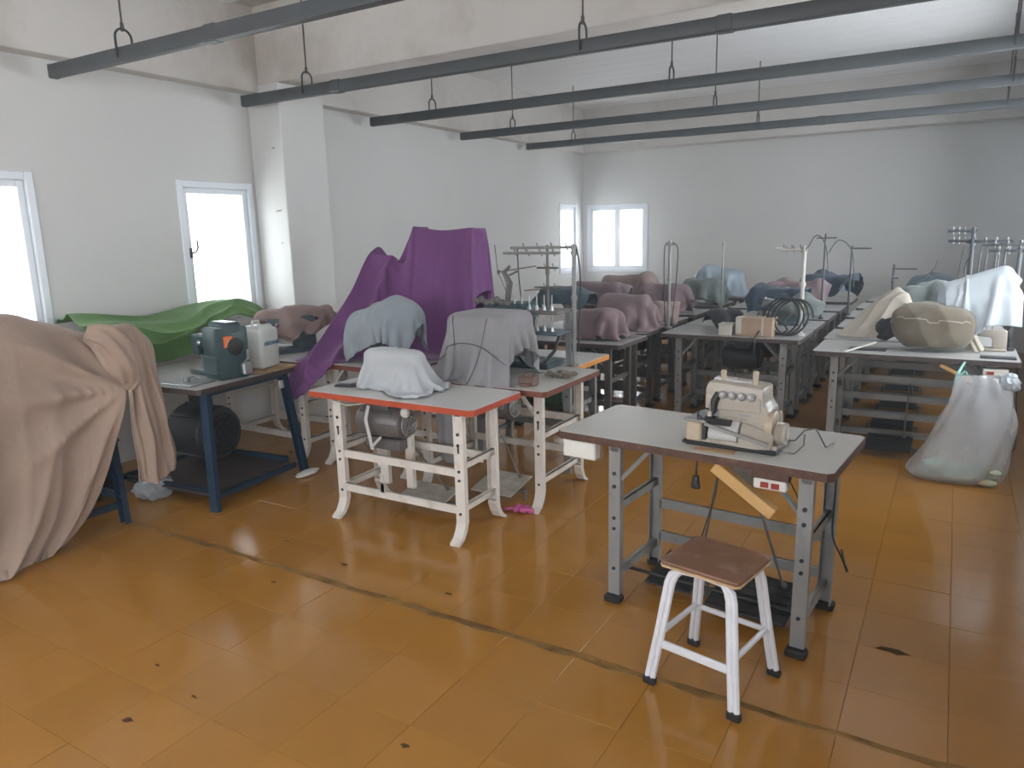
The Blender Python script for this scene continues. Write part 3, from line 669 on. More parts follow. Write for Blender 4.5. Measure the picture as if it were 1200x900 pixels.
ft_ = table('sewing_table', 'table behind the blue-grey bundle, mostly hidden by the purple cloth', -4.12, -3.04, 4.36, 4.96, top='lam', edge='ebrown', frame='white', foot='flare', rear=(.15, .40), sides=(.12, .40), inx=.08)

# rows of tables at the back
def far_table(label, x0, x1, y0, y1, motor=True, **k):
    return table('sewing_table', label, x0, x1, y0, y1, top=k.pop('top', 'lamd'), edge=k.pop('edge', 'edark'), frame=k.pop('frame', 'steeld'), foot='block', rear=k.pop('rear', (.14, .32)), front=(), sides=(.12, .43), inx=.14,
                 iny=(.08, .08), motor=(.05, .02, .55, .10, .30, 'black') if motor else None, treadle=(-.1, -.05, .30, .26, 'black', (.0, .0, .45)), **k)
A1 = far_table('dark edged table with mauve bundle, first of the row along the middle aisle', -3.28, -2.17, 5.26, 5.86)
A2 = copy_tree(A1, (-2.78, 6.25, 0), label='second dark edged table in the mauve covered row')
A3 = copy_tree(A1, (-2.80, 6.94, 0), label='third dark edged table in the mauve covered row')
A4 = copy_tree(A1, (-2.80, 7.75, 0), label='fourth dark edged table in the mauve covered row')
A5 = copy_tree(A1, (-2.80, 8.7, 0), label='fifth table of the mauve covered row, under the pale blue plastic')
A6 = copy_tree(A1, (-2.80, 9.75, 0), label='table of the mauve covered row nearest the far window')
B1 = far_table('table with coiled black cable and cardboard box, heading the middle row', -2.12, -.98, 6.03, 6.68, frame='steel')
B2 = copy_tree(B1, (-1.55, 7.02, 0), label='table directly behind the one with the coiled cable')
B3 = copy_tree(B1, (-1.55, 7.78, 0), label='third table of the middle row behind the coiled cable')
B4 = copy_tree(B1, (-1.55, 8.6, 0), label='fourth table of the middle row, under a blue cover')
B5 = copy_tree(B1, (-1.55, 9.6, 0), label='last table of the middle row before the far wall')
C1 = far_table('table with the burlap bundle and clear bag hanging from its edge', -.82, .42, 5.56, 6.18, frame='steel', edge='edark', motor=False, rear=(.06, .20, .34, .48))
C2 = copy_tree(C1, (-.22, 6.52, 0), label='table with the cream sheet, right behind the burlap bundle')
C3 = copy_tree(C1, (-.22, 7.28, 0), label='third table of the right-hand row')
C4 = copy_tree(C1, (-.24, 8.1, 0), label='fourth table of the right-hand row')
C5 = copy_tree(C1, (-.24, 8.95, 0), label='fifth table of the right-hand row')
C6 = copy_tree(C1, (-.22, 9.8, 0), label='last table of the right-hand row before the far wall')

# ------------------------------------------------------------------ cloth: a small position based solver
class Box:
    def __init__(s, a, b, r=.015, rz=0):
        a, b = np.array(a, float), np.array(b, float); s.c = (a + b) / 2; s.h = np.maximum((b - a) / 2 - r, .001); s.r = r
        c, n = math.cos(rz), math.sin(rz); s.R = np.array([[c, -n, 0], [n, c, 0], [0, 0, 1]])
    def __call__(s, p):
        l = (p - s.c) @ s.R; sg = np.sign(l) + (l == 0); q = np.abs(l) - s.h; m = np.maximum(q, 0); n = np.linalg.norm(m, axis=1)
        ins = q.max(1); out = n > 1e-9
        d = np.where(out, n, ins) - s.r
        g = np.where(out[:, None], m / np.maximum(n, 1e-9)[:, None], (np.arange(3)[None] == q.argmax(1)[:, None]).astype(float)) * sg
        return d, g @ s.R.T
class Cap:
    def __init__(s, a, b, r): s.a, s.b, s.r = np.array(a, float), np.array(b, float), r
    def __call__(s, p):
        ab = s.b - s.a; t = np.clip(((p - s.a) @ ab) / max(ab @ ab, 1e-9), 0, 1); v = p - (s.a + t[:, None] * ab); n = np.linalg.norm(v, axis=1)
        return n - s.r, v / np.maximum(n, 1e-9)[:, None]
class Floor:
    def __init__(s, z=0.): s.z = z
    def __call__(s, p): return p[:, 2] - s.z, np.tile([0., 0, 1.], (len(p), 1))

def spread_grid(ctrl, n, m): return catmull(np.swapaxes(catmull(np.swapaxes(catmull(ctrl, n), 0, 1), m), 0, 1), n) if False else np.swapaxes(catmull(np.swapaxes(catmull(ctrl, n), 0, 1), m), 0, 1).copy()

def relax(P, shapes, stretch=(1., 1.), steps=110, iters=7, pins=None, seed=1, mu=.5, bend=.06, th=.006, dt=.016, noise=.012, damp=.975, rest=None):
    P = P.copy(); n, m, _ = P.shape; rg = np.random.default_rng(seed)
    ln = lambda a, b: np.linalg.norm(a - b, axis=-1)
    R0 = P if rest is None else rest
    ru = ln(R0[1:], R0[:-1]) * stretch[0]; rv = ln(R0[:, 1:], R0[:, :-1]) * stretch[1]
    d1 = ln(R0[1:, 1:], R0[:-1, :-1]) * (stretch[0] + stretch[1]) / 2; d2 = ln(R0[1:, :-1], R0[:-1, 1:]) * (stretch[0] + stretch[1]) / 2
    bu = ln(R0[2:], R0[:-2]) * stretch[0]; bv = ln(R0[:, 2:], R0[:, :-2]) * stretch[1]
    Wt = np.ones((n, m)); tgt = None
    if pins is not None: Wt[pins] = 0; tgt = P[pins].copy()
    # smooth random push so that folds start somewhere
    nz = rg.normal(size=(max(3, n // 5), max(3, m // 5), 3)); P = P + noise * spread_grid(nz, n, m) * Wt[..., None]
    V = np.zeros_like(P); g = np.array([0, 0, -9.8])
    def con(A, Bv, r, wa, wb, k):
        d = Bv - A; l = np.sqrt((d * d).sum(-1)) + 1e-9; w = wa + wb; w = np.where(w == 0, 1, w)
        c = (k * (l - r) / (l * w))[..., None] * d
        A += c * wa[..., None]; Bv -= c * wb[..., None]
    cons = []
    for o in (0, 1):
        N2 = (n - o) // 2; M2 = (m - o) // 2
        cons.append((slice(o, o + 2 * N2, 2), slice(None), slice(o + 1, o + 1 + 2 * N2, 2), slice(None), ru[o:o + 2 * N2:2], 1.))
        cons.append((slice(None), slice(o, o + 2 * M2, 2), slice(None), slice(o + 1, o + 1 + 2 * M2, 2), rv[:, o:o + 2 * M2:2], 1.))
        N3 = (n - 1 - o + 1) // 2
        cons.append((slice(o, n - 1, 2), slice(0, m - 1), slice(o + 1, n, 2), slice(1, m), d1[o::2], .5))
        cons.append((slice(o, n - 1, 2), slice(1, m), slice(o + 1, n, 2), slice(0, m - 1), d2[o::2], .5))
    for o in range(4):
        k = len(range(o, n - 2, 4)); j = len(range(o, m - 2, 4))
        if k: cons.append((slice(o, o + 4 * k, 4), slice(None), slice(o + 2, o + 2 + 4 * k, 4), slice(None), bu[o::4], bend))
        if j: cons.append((slice(None), slice(o, o + 4 * j, 4), slice(None), slice(o + 2, o + 2 + 4 * j, 4), bv[:, o::4], bend))
    for s in range(steps):
        X = P.copy(); V += g * dt; V *= damp; P = P + V * dt * Wt[..., None]
        for it in range(iters):
            for a, b, c, d, r, k in cons: con(P[a, b], P[c, d], r, Wt[a, b], Wt[c, d], k)
            if it % 3 == 2 or it == iters - 1:
                F = P.reshape(-1, 3); X_ = X.reshape(-1, 3)
                for sh in shapes:
                    d, nn = sh(F); h = d < th
                    if h.any():
                        F[h] += nn[h] * (th - d[h])[:, None]
                        dv = F[h] - X_[h]; tn = dv - nn[h] * (dv * nn[h]).sum(1)[:, None]; F[h] -= tn * mu
                P = F.reshape(n, m, 3)
            if tgt is not None: P[pins] = tgt
        V = (P - X) / dt
        sp = np.linalg.norm(V, axis=-1, keepdims=True); V *= np.minimum(1, 3. / np.maximum(sp, 1e-6))
    return P

def cloth_obj(name, P, m, parent=None, sub=1, thick=.004, keep=None, label=None):
    n, k, _ = P.shape; me = bpy.data.meshes.new(name)
    idx = np.arange(n * k).reshape(n, k); f = np.stack([idx[:-1, :-1], idx[1:, :-1], idx[1:, 1:], idx[:-1, 1:]], -1).reshape(-1, 4)
    me.from_pydata(P.reshape(-1, 3).tolist(), [], f.tolist()); me.polygons.foreach_set('use_smooth', [True] * len(me.polygons)); me.materials.append(M[m])
    o = bpy.data.objects.new(name, me); COL.objects.link(o)
    if parent: o.parent = parent
    if label: o['label'] = label
    if sub: s_ = o.modifiers.new('smooth', 'SUBSURF'); s_.levels = s_.render_levels = sub
    s_ = o.modifiers.new('thickness', 'SOLIDIFY'); s_.thickness = thick; s_.offset = 0
    return o
def cover(name, label, cat, m, P, group=None, **k):
    o = cloth_obj(name, P, m, **k); base_origin(o); return tag(o, label, cat, group)
def sheet(cx, cy, z, w, d, rz=0, res=.022):
    n, k = max(6, int(d / res)), max(6, int(w / res)); u = np.linspace(-w / 2, w / 2, k); v = np.linspace(-d / 2, d / 2, n); U, V = np.meshgrid(u, v)
    c, s_ = math.cos(rz), math.sin(rz); return np.stack([cx + U * c - V * s_, cy + U * s_ + V * c, np.full_like(U, z)], -1)
def mach(cx, cy, z, rz=0, sc=1.):
    """collision stand-in of a sewing machine head, pillar at the local +x end"""
    out = []; c, s_ = math.cos(rz), math.sin(rz)
    for (x, y, zz), (hx, hy, hz) in (((0, 0, .03), (.23, .085, .03)), ((.15, 0, .15), (.07, .075, .13)), ((0, 0, .235), (.21, .06, .05)), ((-.18, 0, .17), (.05, .06, .10)), ((.25, 0, .22), (.03, .055, .055))):
        x, y, zz, hx, hy, hz = (q * sc for q in (x, y, zz, hx, hy, hz))
        C_ = np.array([cx + x * c - y * s_, cy + x * s_ + y * c, z + zz]); h = np.array([hx, hy, hz]); out.append(Box(C_ - h, C_ + h, .018, rz))
    return out

def rumple(P, amp, fu, fv, seed, zmin=.774):
    n, m, _ = P.shape; g = np.random.default_rng(seed); w = spread_grid(g.normal(size=(5, 6, 1)), n, m)[..., 0]
    u, v = np.linspace(0, 1, m)[None], np.linspace(0, 1, n)[:, None]
    N_ = np.cross(np.gradient(P, axis=1), np.gradient(P, axis=0)); N_ /= np.maximum(np.linalg.norm(N_, axis=-1, keepdims=True), 1e-9); N_ *= np.sign(N_[..., 2:3].mean() + 1e-9)
    d = amp * (.6 * crease(u * fu + v * fv * .4 + w * .7) + .5 * crease(v * fv - u * fu * .35 + w * .8 + 1) + .5 * w)
    Q = P + N_ * (d + amp)[..., None]; Q[..., 2] = np.maximum(Q[..., 2], zmin); return Q

# --- sewing machine head (bed, arm, head, wheel ...)
def machine(name, label, loc, rz, m, sc=1., cat='sewing machine', sticker=False):
    r = thing(name, label, cat, loc, rz); q = lambda *v: tuple(x * sc for x in v)
    b = B(); b.box(q(-.24, -.09, 0), q(.24, .09, .035), bev=.006); b.obj('bed', M[m], r)
    b = B(); b.prism([q(.07, .03), q(.235, .03), q(.235, .27), q(.20, .295), q(-.16, .285), q(-.16, .20), q(.03, .19), q(.07, .16)], 'y', -.06 * sc, .06 * sc, bev=.012 * sc); b.obj('arm', M[m], r, smooth=True)
    b = B(); b.box(q(-.235, -.062, .14), q(-.14, .062, .29), bev=.014 * sc, seg=2); b.box(q(-.243, -.05, .16), q(-.233, .05, .27), bev=.004 * sc); b.obj('head', M[m], r, smooth=True)
    b = B(); b.cyl(q(-.19, 0, .05), q(-.19, 0, .15), .007 * sc, 8); b.box(q(-.205, -.02, .036), q(-.175, .02, .048)); b.cyl(q(-.16, -.03, .05), q(-.16, -.03, .15), .004 * sc, 6); b.obj('needle_bar', M['chrome'], r)
    b = B(); b.lathe([(.05 * sc, 0), (.062 * sc, .006 * sc), (.062 * sc, .03 * sc), (.04 * sc, .04 * sc)], 20, Matrix.Translation(q(.237, 0, .23)) @ Matrix.Rotation(math.pi / 2, 4, 'Y')); b.obj('handwheel', M['black'], r, smooth=True)
    for x in (-.02, .05): 
        b = B(); b.cyl(q(x, 0, .285), q(x, 0, .345), .006 * sc, 8); b.obj('spool_pin', M['dullchrome'], r)
    b = B(); b.lathe([(.02 * sc, 0), (.02 * sc, .008 * sc), (.012 * sc, .02 * sc)], 14, Matrix.Translation(q(-.11, -.06, .235)) @ Matrix.Rotation(math.pi / 2, 4, 'X')); b.obj('tension_dial', M['chrome'], r)
    return r

T0 = Floor(.77)
crease = lambda x: 1 - 2 * np.abs(np.sin(x)) ** .75
# ---- purple sheet over the tall rack
ctrl = [[(-4.32, 5.05, .70), (-4.1, 5.05, .9), (-3.85, 5.05, .9), (-3.62, 5.02, .9), (-3.35, 5.02, .9), (-3.08, 5.0, .9), (-2.96, 5.0, .8)],
        [(-4.20, 4.84, 1.08), (-4.10, 4.82, 1.50), (-3.83, 4.82, 1.50), (-3.65, 4.82, 1.715), (-3.37, 4.82, 1.695), (-3.09, 4.82, 1.69), (-2.99, 4.84, 1.30)],
        [(-4.14, 4.64, 1.36), (-4.10, 4.62, 1.50), (-3.83, 4.62, 1.50), (-3.65, 4.62, 1.715), (-3.37, 4.62, 1.695), (-3.09, 4.62, 1.69), (-2.99, 4.58, 1.28)],
        [(-4.12, 4.30, 1.06), (-4.03, 4.30, 1.22), (-3.83, 4.40, 1.18), (-3.62, 4.46, 1.28), (-3.36, 4.46, 1.25), (-3.08, 4.47, 1.25), (-2.97, 4.48, 1.02)],
        [(-4.08, 3.95, .86), (-3.94, 3.93, .98), (-3.77, 4.12, .96), (-3.6, 4.3, .92), (-3.35, 4.32, .95), (-3.08, 4.34, .98), (-2.96, 4.38, .84)],
        [(-4.04, 3.61, .66), (-3.85, 3.61, .78), (-3.68, 3.80, .84), (-3.55, 4.15, .80), (-3.35, 4.18, .82), (-3.12, 4.2, .85), (-3.02, 4.25, .80)],
        [(-4.03, 3.60, .50), (-3.81, 3.58, .60), (-3.64, 3.70, .79), (-3.5, 4.0, .78), (-3.35, 4.0, .78), (-3.2, 4.05, .78), (-3.08, 4.1, .78)]]
n, m = 80, 84
P = spread_grid(ctrl, n, m)
rowb, rowf = round((n - 1) / 6), round(2 * (n - 1) / 6)
pins = np.zeros((n, m), bool)
J = [round(c_ * (m - 1) / 6) for c_ in range(7)]
for cidx in (1, 3, 5): pins[rowb:rowf + 1, J[cidx]] = True
pins[rowf, J[3]:J[5] + 1] = True; pins[rowf, J[1]:J[2]:2] = True
u_ = np.linspace(0, 1, m)[None]; v_ = np.linspace(0, 1, n)[:, None]; env = np.clip((v_ - .36) * 4, 0, 1) * np.clip((.92 - v_) * 6, 0, 1)
P[..., 1] += env * (.035 * np.sin(u_ * 34 + v_ * 9) + .02 * np.sin(u_ * 61 - v_ * 5)) * np.clip((u_ - .12) * 5, 0, 1)
for j in range(J[3], J[5] + 1): P[rowb:rowf + 1, j, 2] = 1.712 - .022 * (j - J[3]) / (J[5] - J[3]) - .022 * math.sin(math.pi * (j - J[3]) / (J[5] - J[3])) ** 2
pins[rowf:, J[1]] = True; pins[rowf::2, 0] = True; pins[-1, 0:J[2]:4] = True; pins[rowf::3, J[2] - 2] = True
shp = [Box((-4.12, 4.36, .3), (-3.04, 4.96, .77)), Box((-3.93, 3.70, .3), (-3.06, 4.30, .77)), Box((-5, 3.66, .3), (-3.98, 4.28, .77))] + mach(-3.5, 4.62, .77) + [Floor(0.)]
Pp = relax(P, shp, (1.02, 1.04), steps=80, pins=pins, seed=4, noise=.02, mu=.3, bend=.03)
pur = cover('dust_sheet', 'purple cloth draped over a tall rack behind the blue-grey bundle', 'cloth', 'purple', Pp)
rk = thing('thread_rack', 'tall metal rack hidden beneath the purple cloth', 'rack', (-3.6, 4.72, .7702))
for xx, zz in ((-4.05, 1.46), (-3.62, 1.66), (-3.15, 1.63)):
    b = B(); b.tube([(xx + 3.6, -.09, zz - .78), (xx + 3.6, .09, zz - .78)], .012, 6); b.tube([(xx + 3.6, 0, 0), (xx + 3.6, 0, zz - .78)], .012, 6); b.obj('post', M['steeld'], rk)
b = B(); b.box((-.47, -.05, 0), (.47, .05, .03)); b.obj('foot_bar', M['steeld'], rk)

# ---- blue-grey bundle in front of it
blob = [Cap((-3.56, 3.96, .96), (-3.30, 3.98, 1.05), .17), Box((-3.62, 3.84, .77), (-3.22, 4.1, 1.0), .05)]
P = relax(sheet(-3.42, 3.96, 1.27, .76, .66, .12, .015), blob + [Box((-3.93, 3.70, .3), (-3.06, 4.30, .77)), Floor(.0)], (1, 1), steps=90, seed=5, noise=.045, mu=.6, bend=.02)
P = rumple(P, .010, 13, 5, 3)
bgc = cover('machine_cover', 'blue-grey cloth bundled over a machine before the purple sheet', 'cloth', 'bluegrey', P)

# ---- pale grey cover on the red edged table
mach_red = machine('sewing_machine', 'dark machine under the pale grey cover on the red edged table', (-2.74, 3.28, .7702), math.pi, 'mdark', .70)
P = relax(sheet(-2.71, 3.275, 1.03, .70, .53, -.10, .016), mach(-2.74, 3.28, .77, math.pi, .76) + [Box((-2.93, 3.18, .77), (-2.56, 3.38, .93), .05), T0], (1, 1), steps=70, seed=8, noise=.03, bend=.5, mu=.6)
cover('machine_cover', 'pale grey cover over the machine on the red edged table', 'cloth', 'palegrey', rumple(P, .006, 5, 4, 9))
b = B(); b.box((-.06, -.03, 0), (.06, .03, .012), bev=.004); b.box((.04, -.02, .0), (.10, .02, .02), bev=.004)
o = b.obj('presser_foot_tool', M['black'], loc=(-3.06, 3.17, .7702), rot=(0, 0, .3)); tag(o, 'small flat black tool beside the pale grey cover', 'tool')

# ---- grey cover of the table behind, with a strip hanging down its front
bx = [Box((-2.64, 3.62, .77), (-2.22, 4.0, 1.17), .05), Box((-3.0, 3.525, .3), (-1.9, 4.28, .77))]
P = relax(sheet(-2.44, 3.77, 1.2, .76, .98, -.05, .02), bx + [Floor(0)], (1, 1), steps=100, seed=11, noise=.02, mu=.7, bend=.3)
gcv = cover('machine_cover', 'stiff grey cover with dark seams on the red-brown edged table', 'cloth', 'grey', P)
gl = Vector(gcv.location); nj = P.shape[1]; ni = P.shape[0]
for cc in (int(nj * .36), int(nj * .62)):
    b = B(); b.tube([Vector(p) - gl + Vector((0, -.002, .001)) for p in P[1:int(ni * .42), cc]], .003, 5); b.obj('seam', M['mdark'], gcv)
rr = int(ni * .26); b = B(); b.tube([Vector(p) - gl + Vector((0, -.005, .002)) for p in P[rr, 4:-4]], .003, 5); b.obj('seam', M['mdark'], gcv)
cs = [[(-2.66, 3.56, .775), (-2.50, 3.56, .775)], [(-2.66, 3.515, .72), (-2.50, 3.515, .72)], [(-2.655, 3.515, .5), (-2.51, 3.515, .5)], [(-2.63, 3.51, .28), (-2.53, 3.51, .26)]]
P = spread_grid(cs, 22, 10); P[..., 1] += .012 * np.sin(np.linspace(0, 9, 10))[None] * np.linspace(.2, 1, 22)[:, None]
P -= np.array(gl); cloth_obj('hanging_strip', P, 'grey', gcv)

# ---- beige dust sheet in the left foreground
ctrl = [[(-4.85, 1.05, .95), (-4.85, 1.5, 1.0), (-4.85, 1.85, 1.1), (-4.85, 2.1, 1.1), (-4.8, 2.3, 1.0)],
        [(-4.38, 1.05, 1.10), (-4.38, 1.5, 1.20), (-4.34, 1.92, 1.285), (-4.30, 2.13, 1.235), (-4.28, 2.36, 1.12)],
        [(-4.06, 1.05, .95), (-4.06, 1.45, 1.05), (-4.05, 1.82, 1.14), (-4.03, 2.12, 1.02), (-3.95, 2.35, .86)],
        [(-3.98, 1.05, .55), (-3.97, 1.40, .62), (-3.97, 1.76, .66), (-3.97, 2.07, .60), (-3.97, 2.27, .52)],
        [(-3.96, 1.05, .22), (-3.94, 1.34, .24), (-3.95, 1.68, .25), (-3.97, 1.97, .25), (-4.0, 2.13, .22)],
        [(-3.95, 1.05, .02), (-3.90, 1.30, .02), (-3.93, 1.56, .02), (-3.98, 1.80, .02), (-4.05, 1.97, .03)],
        [(-3.86, 1.05, .012), (-3.84, 1.28, .012), (-3.90, 1.50, .012), (-3.97, 1.74, .012), (-4.05, 1.90, .012)]]
n, m = 88, 84; P = spread_grid(ctrl, n, m)
u_ = np.linspace(0, 1, m)[None]; v_ = np.linspace(0, 1, n)[:, None]
rg = np.random.default_rng(5); w1 = spread_grid(rg.normal(size=(5, 7, 1)), n, m)[..., 0]
edge = np.clip((1 - u_) * 7, 0, 1)
env = np.clip((v_ - .30) * 2.4, 0, 1) * edge
P[..., 0] += env * (.034 * crease(u_ * 13 + v_ * 2.2 + w1 * .25) + .016 * crease(u_ * 23 - v_ * 2.5 + 1.3 + w1 * .3)) * np.clip(1.25 - u_ * .6, 0, 1) * (1 - .85 * np.exp(-((P[..., 1] - 2.35) ** 2 + (P[..., 2] - .84) ** 2) / .10))
dy, dz = P[..., 1] - 2.35, P[..., 2] - .84; rr_ = np.hypot(dy, dz); an = np.arctan2(dz, -dy)
P[..., 0] += .042 * crease(an * 5.5 + w1 * .3) * np.exp(-((rr_ - .28) / .26) ** 2) * edge * np.clip((v_ - .2) * 6, 0, 1)
P[..., 2] += np.clip(.4 - v_, 0, 1) * .02 * crease(u_ * 9 + 2 + w1 * .3) * edge
P[-16:, :, 2] += .022 * (1 + np.sin(u_ * 44 + w1[-16:])) * np.linspace(0, 1, 16)[:, None]; P[-16:, :, 0] += .03 * np.sin(u_ * 31 + w1[-16:]) * np.linspace(0, 1, 16)[:, None]
P += .006 * w1[..., None]; P[..., 2] = np.maximum(P[..., 2], .012)
P[: round(n * .62), :, 0] = np.where((P[: round(n * .62), :, 2] < .79) & (P[: round(n * .62), :, 2] > .70), np.maximum(P[: round(n * .62), :, 0], -4.06), P[: round(n * .62), :, 0])
Pb = P
bs = cover('dust_sheet', 'big beige dust sheet falling to the floor from the blue framed table', 'cloth', 'beige', Pb)
bl_ = np.array(bs.location)
ctrl = [[(-4.55, 2.34, 1.02), (-4.55, 2.42, 1.04), (-4.55, 2.50, 1.02), (-4.55, 2.58, .96)],
        [(-4.12, 2.34, 1.14), (-4.10, 2.42, 1.18), (-4.10, 2.52, 1.17), (-4.12, 2.60, 1.08)],
        [(-3.97, 2.35, .98), (-3.95, 2.41, 1.02), (-3.95, 2.50, .98), (-4.0, 2.60, .92)],
        [(-3.94, 2.355, .83), (-3.92, 2.42, .80), (-3.93, 2.52, .76), (-3.98, 2.61, .70)],
        [(-3.93, 2.355, .56), (-3.91, 2.43, .52), (-3.92, 2.53, .50), (-3.98, 2.62, .48)],
        [(-3.93, 2.355, .28), (-3.91, 2.43, .26), (-3.92, 2.53, .28), (-3.97, 2.63, .31)]]
n, m = 60, 44; P = spread_grid(ctrl, n, m); u_ = np.linspace(0, 1, m)[None]; v_ = np.linspace(0, 1, n)[:, None]
P[..., 0] += (.020 * np.sin(u_ * 15 + v_ * 3) + .012 * np.sin(u_ * 29 - v_ * 4 + 1)) * np.clip(v_ * 1.6, .15, 1) + .008 * np.sin(v_ * 22 + u_ * 8)
P[..., 2] += .012 * np.sin(u_ * 11) * v_; P[..., 1] += .012 * np.sin(v_ * 9) * u_
cloth_obj('hanging_flap', P - bl_, 'beige', bs)
# gathered roll of cloth knotted at the corner
n, m = 40, 30; P = np.zeros((n, m, 3)); ax = catmull(np.array([(-3.99, 2.20, 1.17), (-3.95, 2.27, 1.13), (-3.92, 2.33, 1.02), (-3.93, 2.38, .90), (-3.94, 2.37, .83)]), n)
rad = catmull(np.array([.04, .085, .095, .075, .03]), n)
rg = np.random.default_rng(2); wob = spread_grid(rg.normal(size=(6, 9, 1)), n, m)[..., 0]
for i in range(n):
    t = ax[min(i + 1, n - 1)] - ax[max(i - 1, 0)]; t /= np.linalg.norm(t); a = np.cross(t, [1, 0, 0]); a /= np.linalg.norm(a); c = np.cross(t, a)
    th_ = np.linspace(0, 2 * math.pi, m); fold = 1 + .20 * np.sin(5 * th_ + i * .12) + .13 * np.sin(9 * th_ - i * .2) + .05 * wob[i] * np.sin(th_ / 2)
    P[i] = ax[i] + rad[i] * fold[:, None] * (np.cos(th_)[:, None] * a * .9 + np.sin(th_)[:, None] * c * .7)
cloth_obj('knotted_roll', P - bl_, 'beige', bs)

# ---- green cloth along the window
ctrl = [[(-5.24, 2.70, 1.13), (-5.24, 3.0, 1.12), (-5.24, 3.35, 1.08), (-5.24, 3.7, 1.13), (-5.22, 4.0, 1.13), (-5.2, 4.25, 1.05)],
        [(-5.03, 2.68, 1.15), (-5.03, 2.94, 1.13), (-5.03, 3.28, 1.09), (-5.02, 3.70, 1.155), (-5.02, 4.05, 1.155), (-5.0, 4.28, 1.04)],
        [(-4.82, 2.66, 1.09), (-4.82, 2.92, 1.07), (-4.82, 3.25, 1.03), (-4.80, 3.60, 1.08), (-4.80, 3.90, 1.10), (-4.80, 4.15, .99)],
        [(-4.76, 2.66, 1.04), (-4.76, 2.92, 1.01), (-4.76, 3.25, .975), (-4.74, 3.55, 1.02), (-4.74, 3.85, 1.04), (-4.74, 4.10, .95)]]
n, m = 44, 90; P = spread_grid(ctrl, n, m); u_ = np.linspace(0, 1, m)[None]; v_ = np.linspace(0, 1, n)[:, None]
rg = np.random.default_rng(8); w1 = spread_grid(rg.normal(size=(5, 9, 1)), n, m)[..., 0]
P[..., 2] += .012 * np.sin(v_ * 24 + u_ * 5 + w1 * .8) * (.4 + v_) + .008 * w1; P[..., 0] += .016 * np.sin(v_ * 24 + u_ * 5 + 1.2 + w1 * .8) * v_ + .008 * np.sin(u_ * 34 + v_ * 5 + w1)
P[..., 2] += .018 * np.sin(u_ * 9 + 1) * v_ + .010 * crease(v_ * 8 + u_ * 3.5 + w1 * .5); P[..., 0] += .014 * crease(u_ * 15 + v_ * 3 + w1 * .5) * np.clip(v_ * 1.5 - .2, 0, 1)
gr = cover('dust_sheet', 'green cloth slung along the window behind the blue machine', 'cloth', 'green', P)
cs = [[(-4.95, 2.90, 1.06), (-4.94, 3.12, 1.03), (-4.92, 3.34, 1.02), (-4.90, 3.52, 1.04)], [(-4.93, 2.92, .95), (-4.91, 3.12, .92), (-4.90, 3.34, .92), (-4.88, 3.54, .94)], [(-4.92, 2.96, .86), (-4.90, 3.14, .79), (-4.88, 3.34, .79), (-4.87, 3.50, .83)]]
P = spread_grid(cs, 22, 30); P[..., 0] += .014 * np.sin(np.linspace(0, 16, 30))[None] * np.linspace(.2, 1, 22)[:, None]
cloth_obj('hanging_fold', P - np.array(gr.location), 'green', gr)

# dark blue machine with an orange sticker, jerrycan
bm_ = machine('sewing_machine', 'dark blue-green upright machine with orange sticker on the blue table', (-4.12, 3.10, .77), math.radians(-8), 'mgreen', .9)
b = B(); b.box((.05, -.12, .0), (.235, .10, .33), bev=.02, seg=2); b.box((.06, -.13, .03), (.22, -.115, .15), bev=.006); b.box((.02, -.06, .28), (.24, .06, .36), bev=.02); hs = b.obj('housing', M['mgreen'], bm_, smooth=True)
b = B(); b.box((.2355, -.075, .205), (.2385, -.015, .275)); sk = b.obj('sticker', M['orange'], hs)
b = B(); b.prism([(-.062, .215), (-.028, .215), (-.045, .262)], 'x', .2386, .2394); b.obj('warning_mark', M['orangel'], hs)
b = B(); b.tube([(.24, .06, .10), (.26, .07, .12), (.26, .07, .18)], .01, 8); b.box((.235, .02, .02), (.28, .09, .10), bev=.01); b.obj('lever', M['dullchrome'], bm_)
jc = thing('jerrycan', 'translucent white plastic jerrycan with blue lettering on the blue table', 'jerrycan', (-4.02, 3.375, .783), math.radians(12))
b = B(); b.box((-.085, -.10, 0), (.085, .10, .27), bev=.022, seg=3); b.prism([(-.07, .265), (.07, .265), (.05, .29), (-.05, .29)], 'y', -.075, .075, bev=.006); b.obj('body', M['jug'], jc, smooth=True)
b = B(); b.cyl((0, .05, .285), (0, .05, .315), .022, 14); b.obj('cap', M['ebrown'], jc, smooth=True)
b = B(); b.tube([(0, -.06, .285), (0, -.055, .315), (0, 0, .315), (0, .01, .285)], .01, 8); b.obj('handle', M['jug'], jc, smooth=True)
fc = bpy.data.curves.new('lettering', 'FONT'); fc.body = 'ARKIANS'; fc.size = .038; fc.align_x = 'CENTER'; fc.extrude = .0008; fc.offset = .0012; fc.materials.append(M['ink'])
_tmp = bpy.data.objects.new('lettering', fc); COL.objects.link(_tmp); bpy.context.view_layer.update()
_me = bpy.data.meshes.new_from_object(_tmp.evaluated_get(bpy.context.evaluated_depsgraph_get())); bpy.data.objects.remove(_tmp)
fo = bpy.data.objects.new('lettering', _me); COL.objects.link(fo); fo.parent = jc; fo.location = (.0862, .012, .155); fo.rotation_euler = (math.pi / 2, 0, math.pi / 2)
sp = B(); sp.box((-.13, -.10, 0), (.13, .10, .008), bev=.003); sp.cyl((-.03, 0, .008), (-.03, 0, .03), .03, 14, r2=.02); sp.tube([(-.03, 0, .03), (.02, .02, .04), (.06, .02, .02)], .008, 8)
o = sp.obj('metal_plate', M['dullchrome'], loc=(-4.05, 2.83, .7702), rot=(0, 0, .1)); tag(o, 'loose pale metal plate with small fitting on the blue table corner', 'plate')

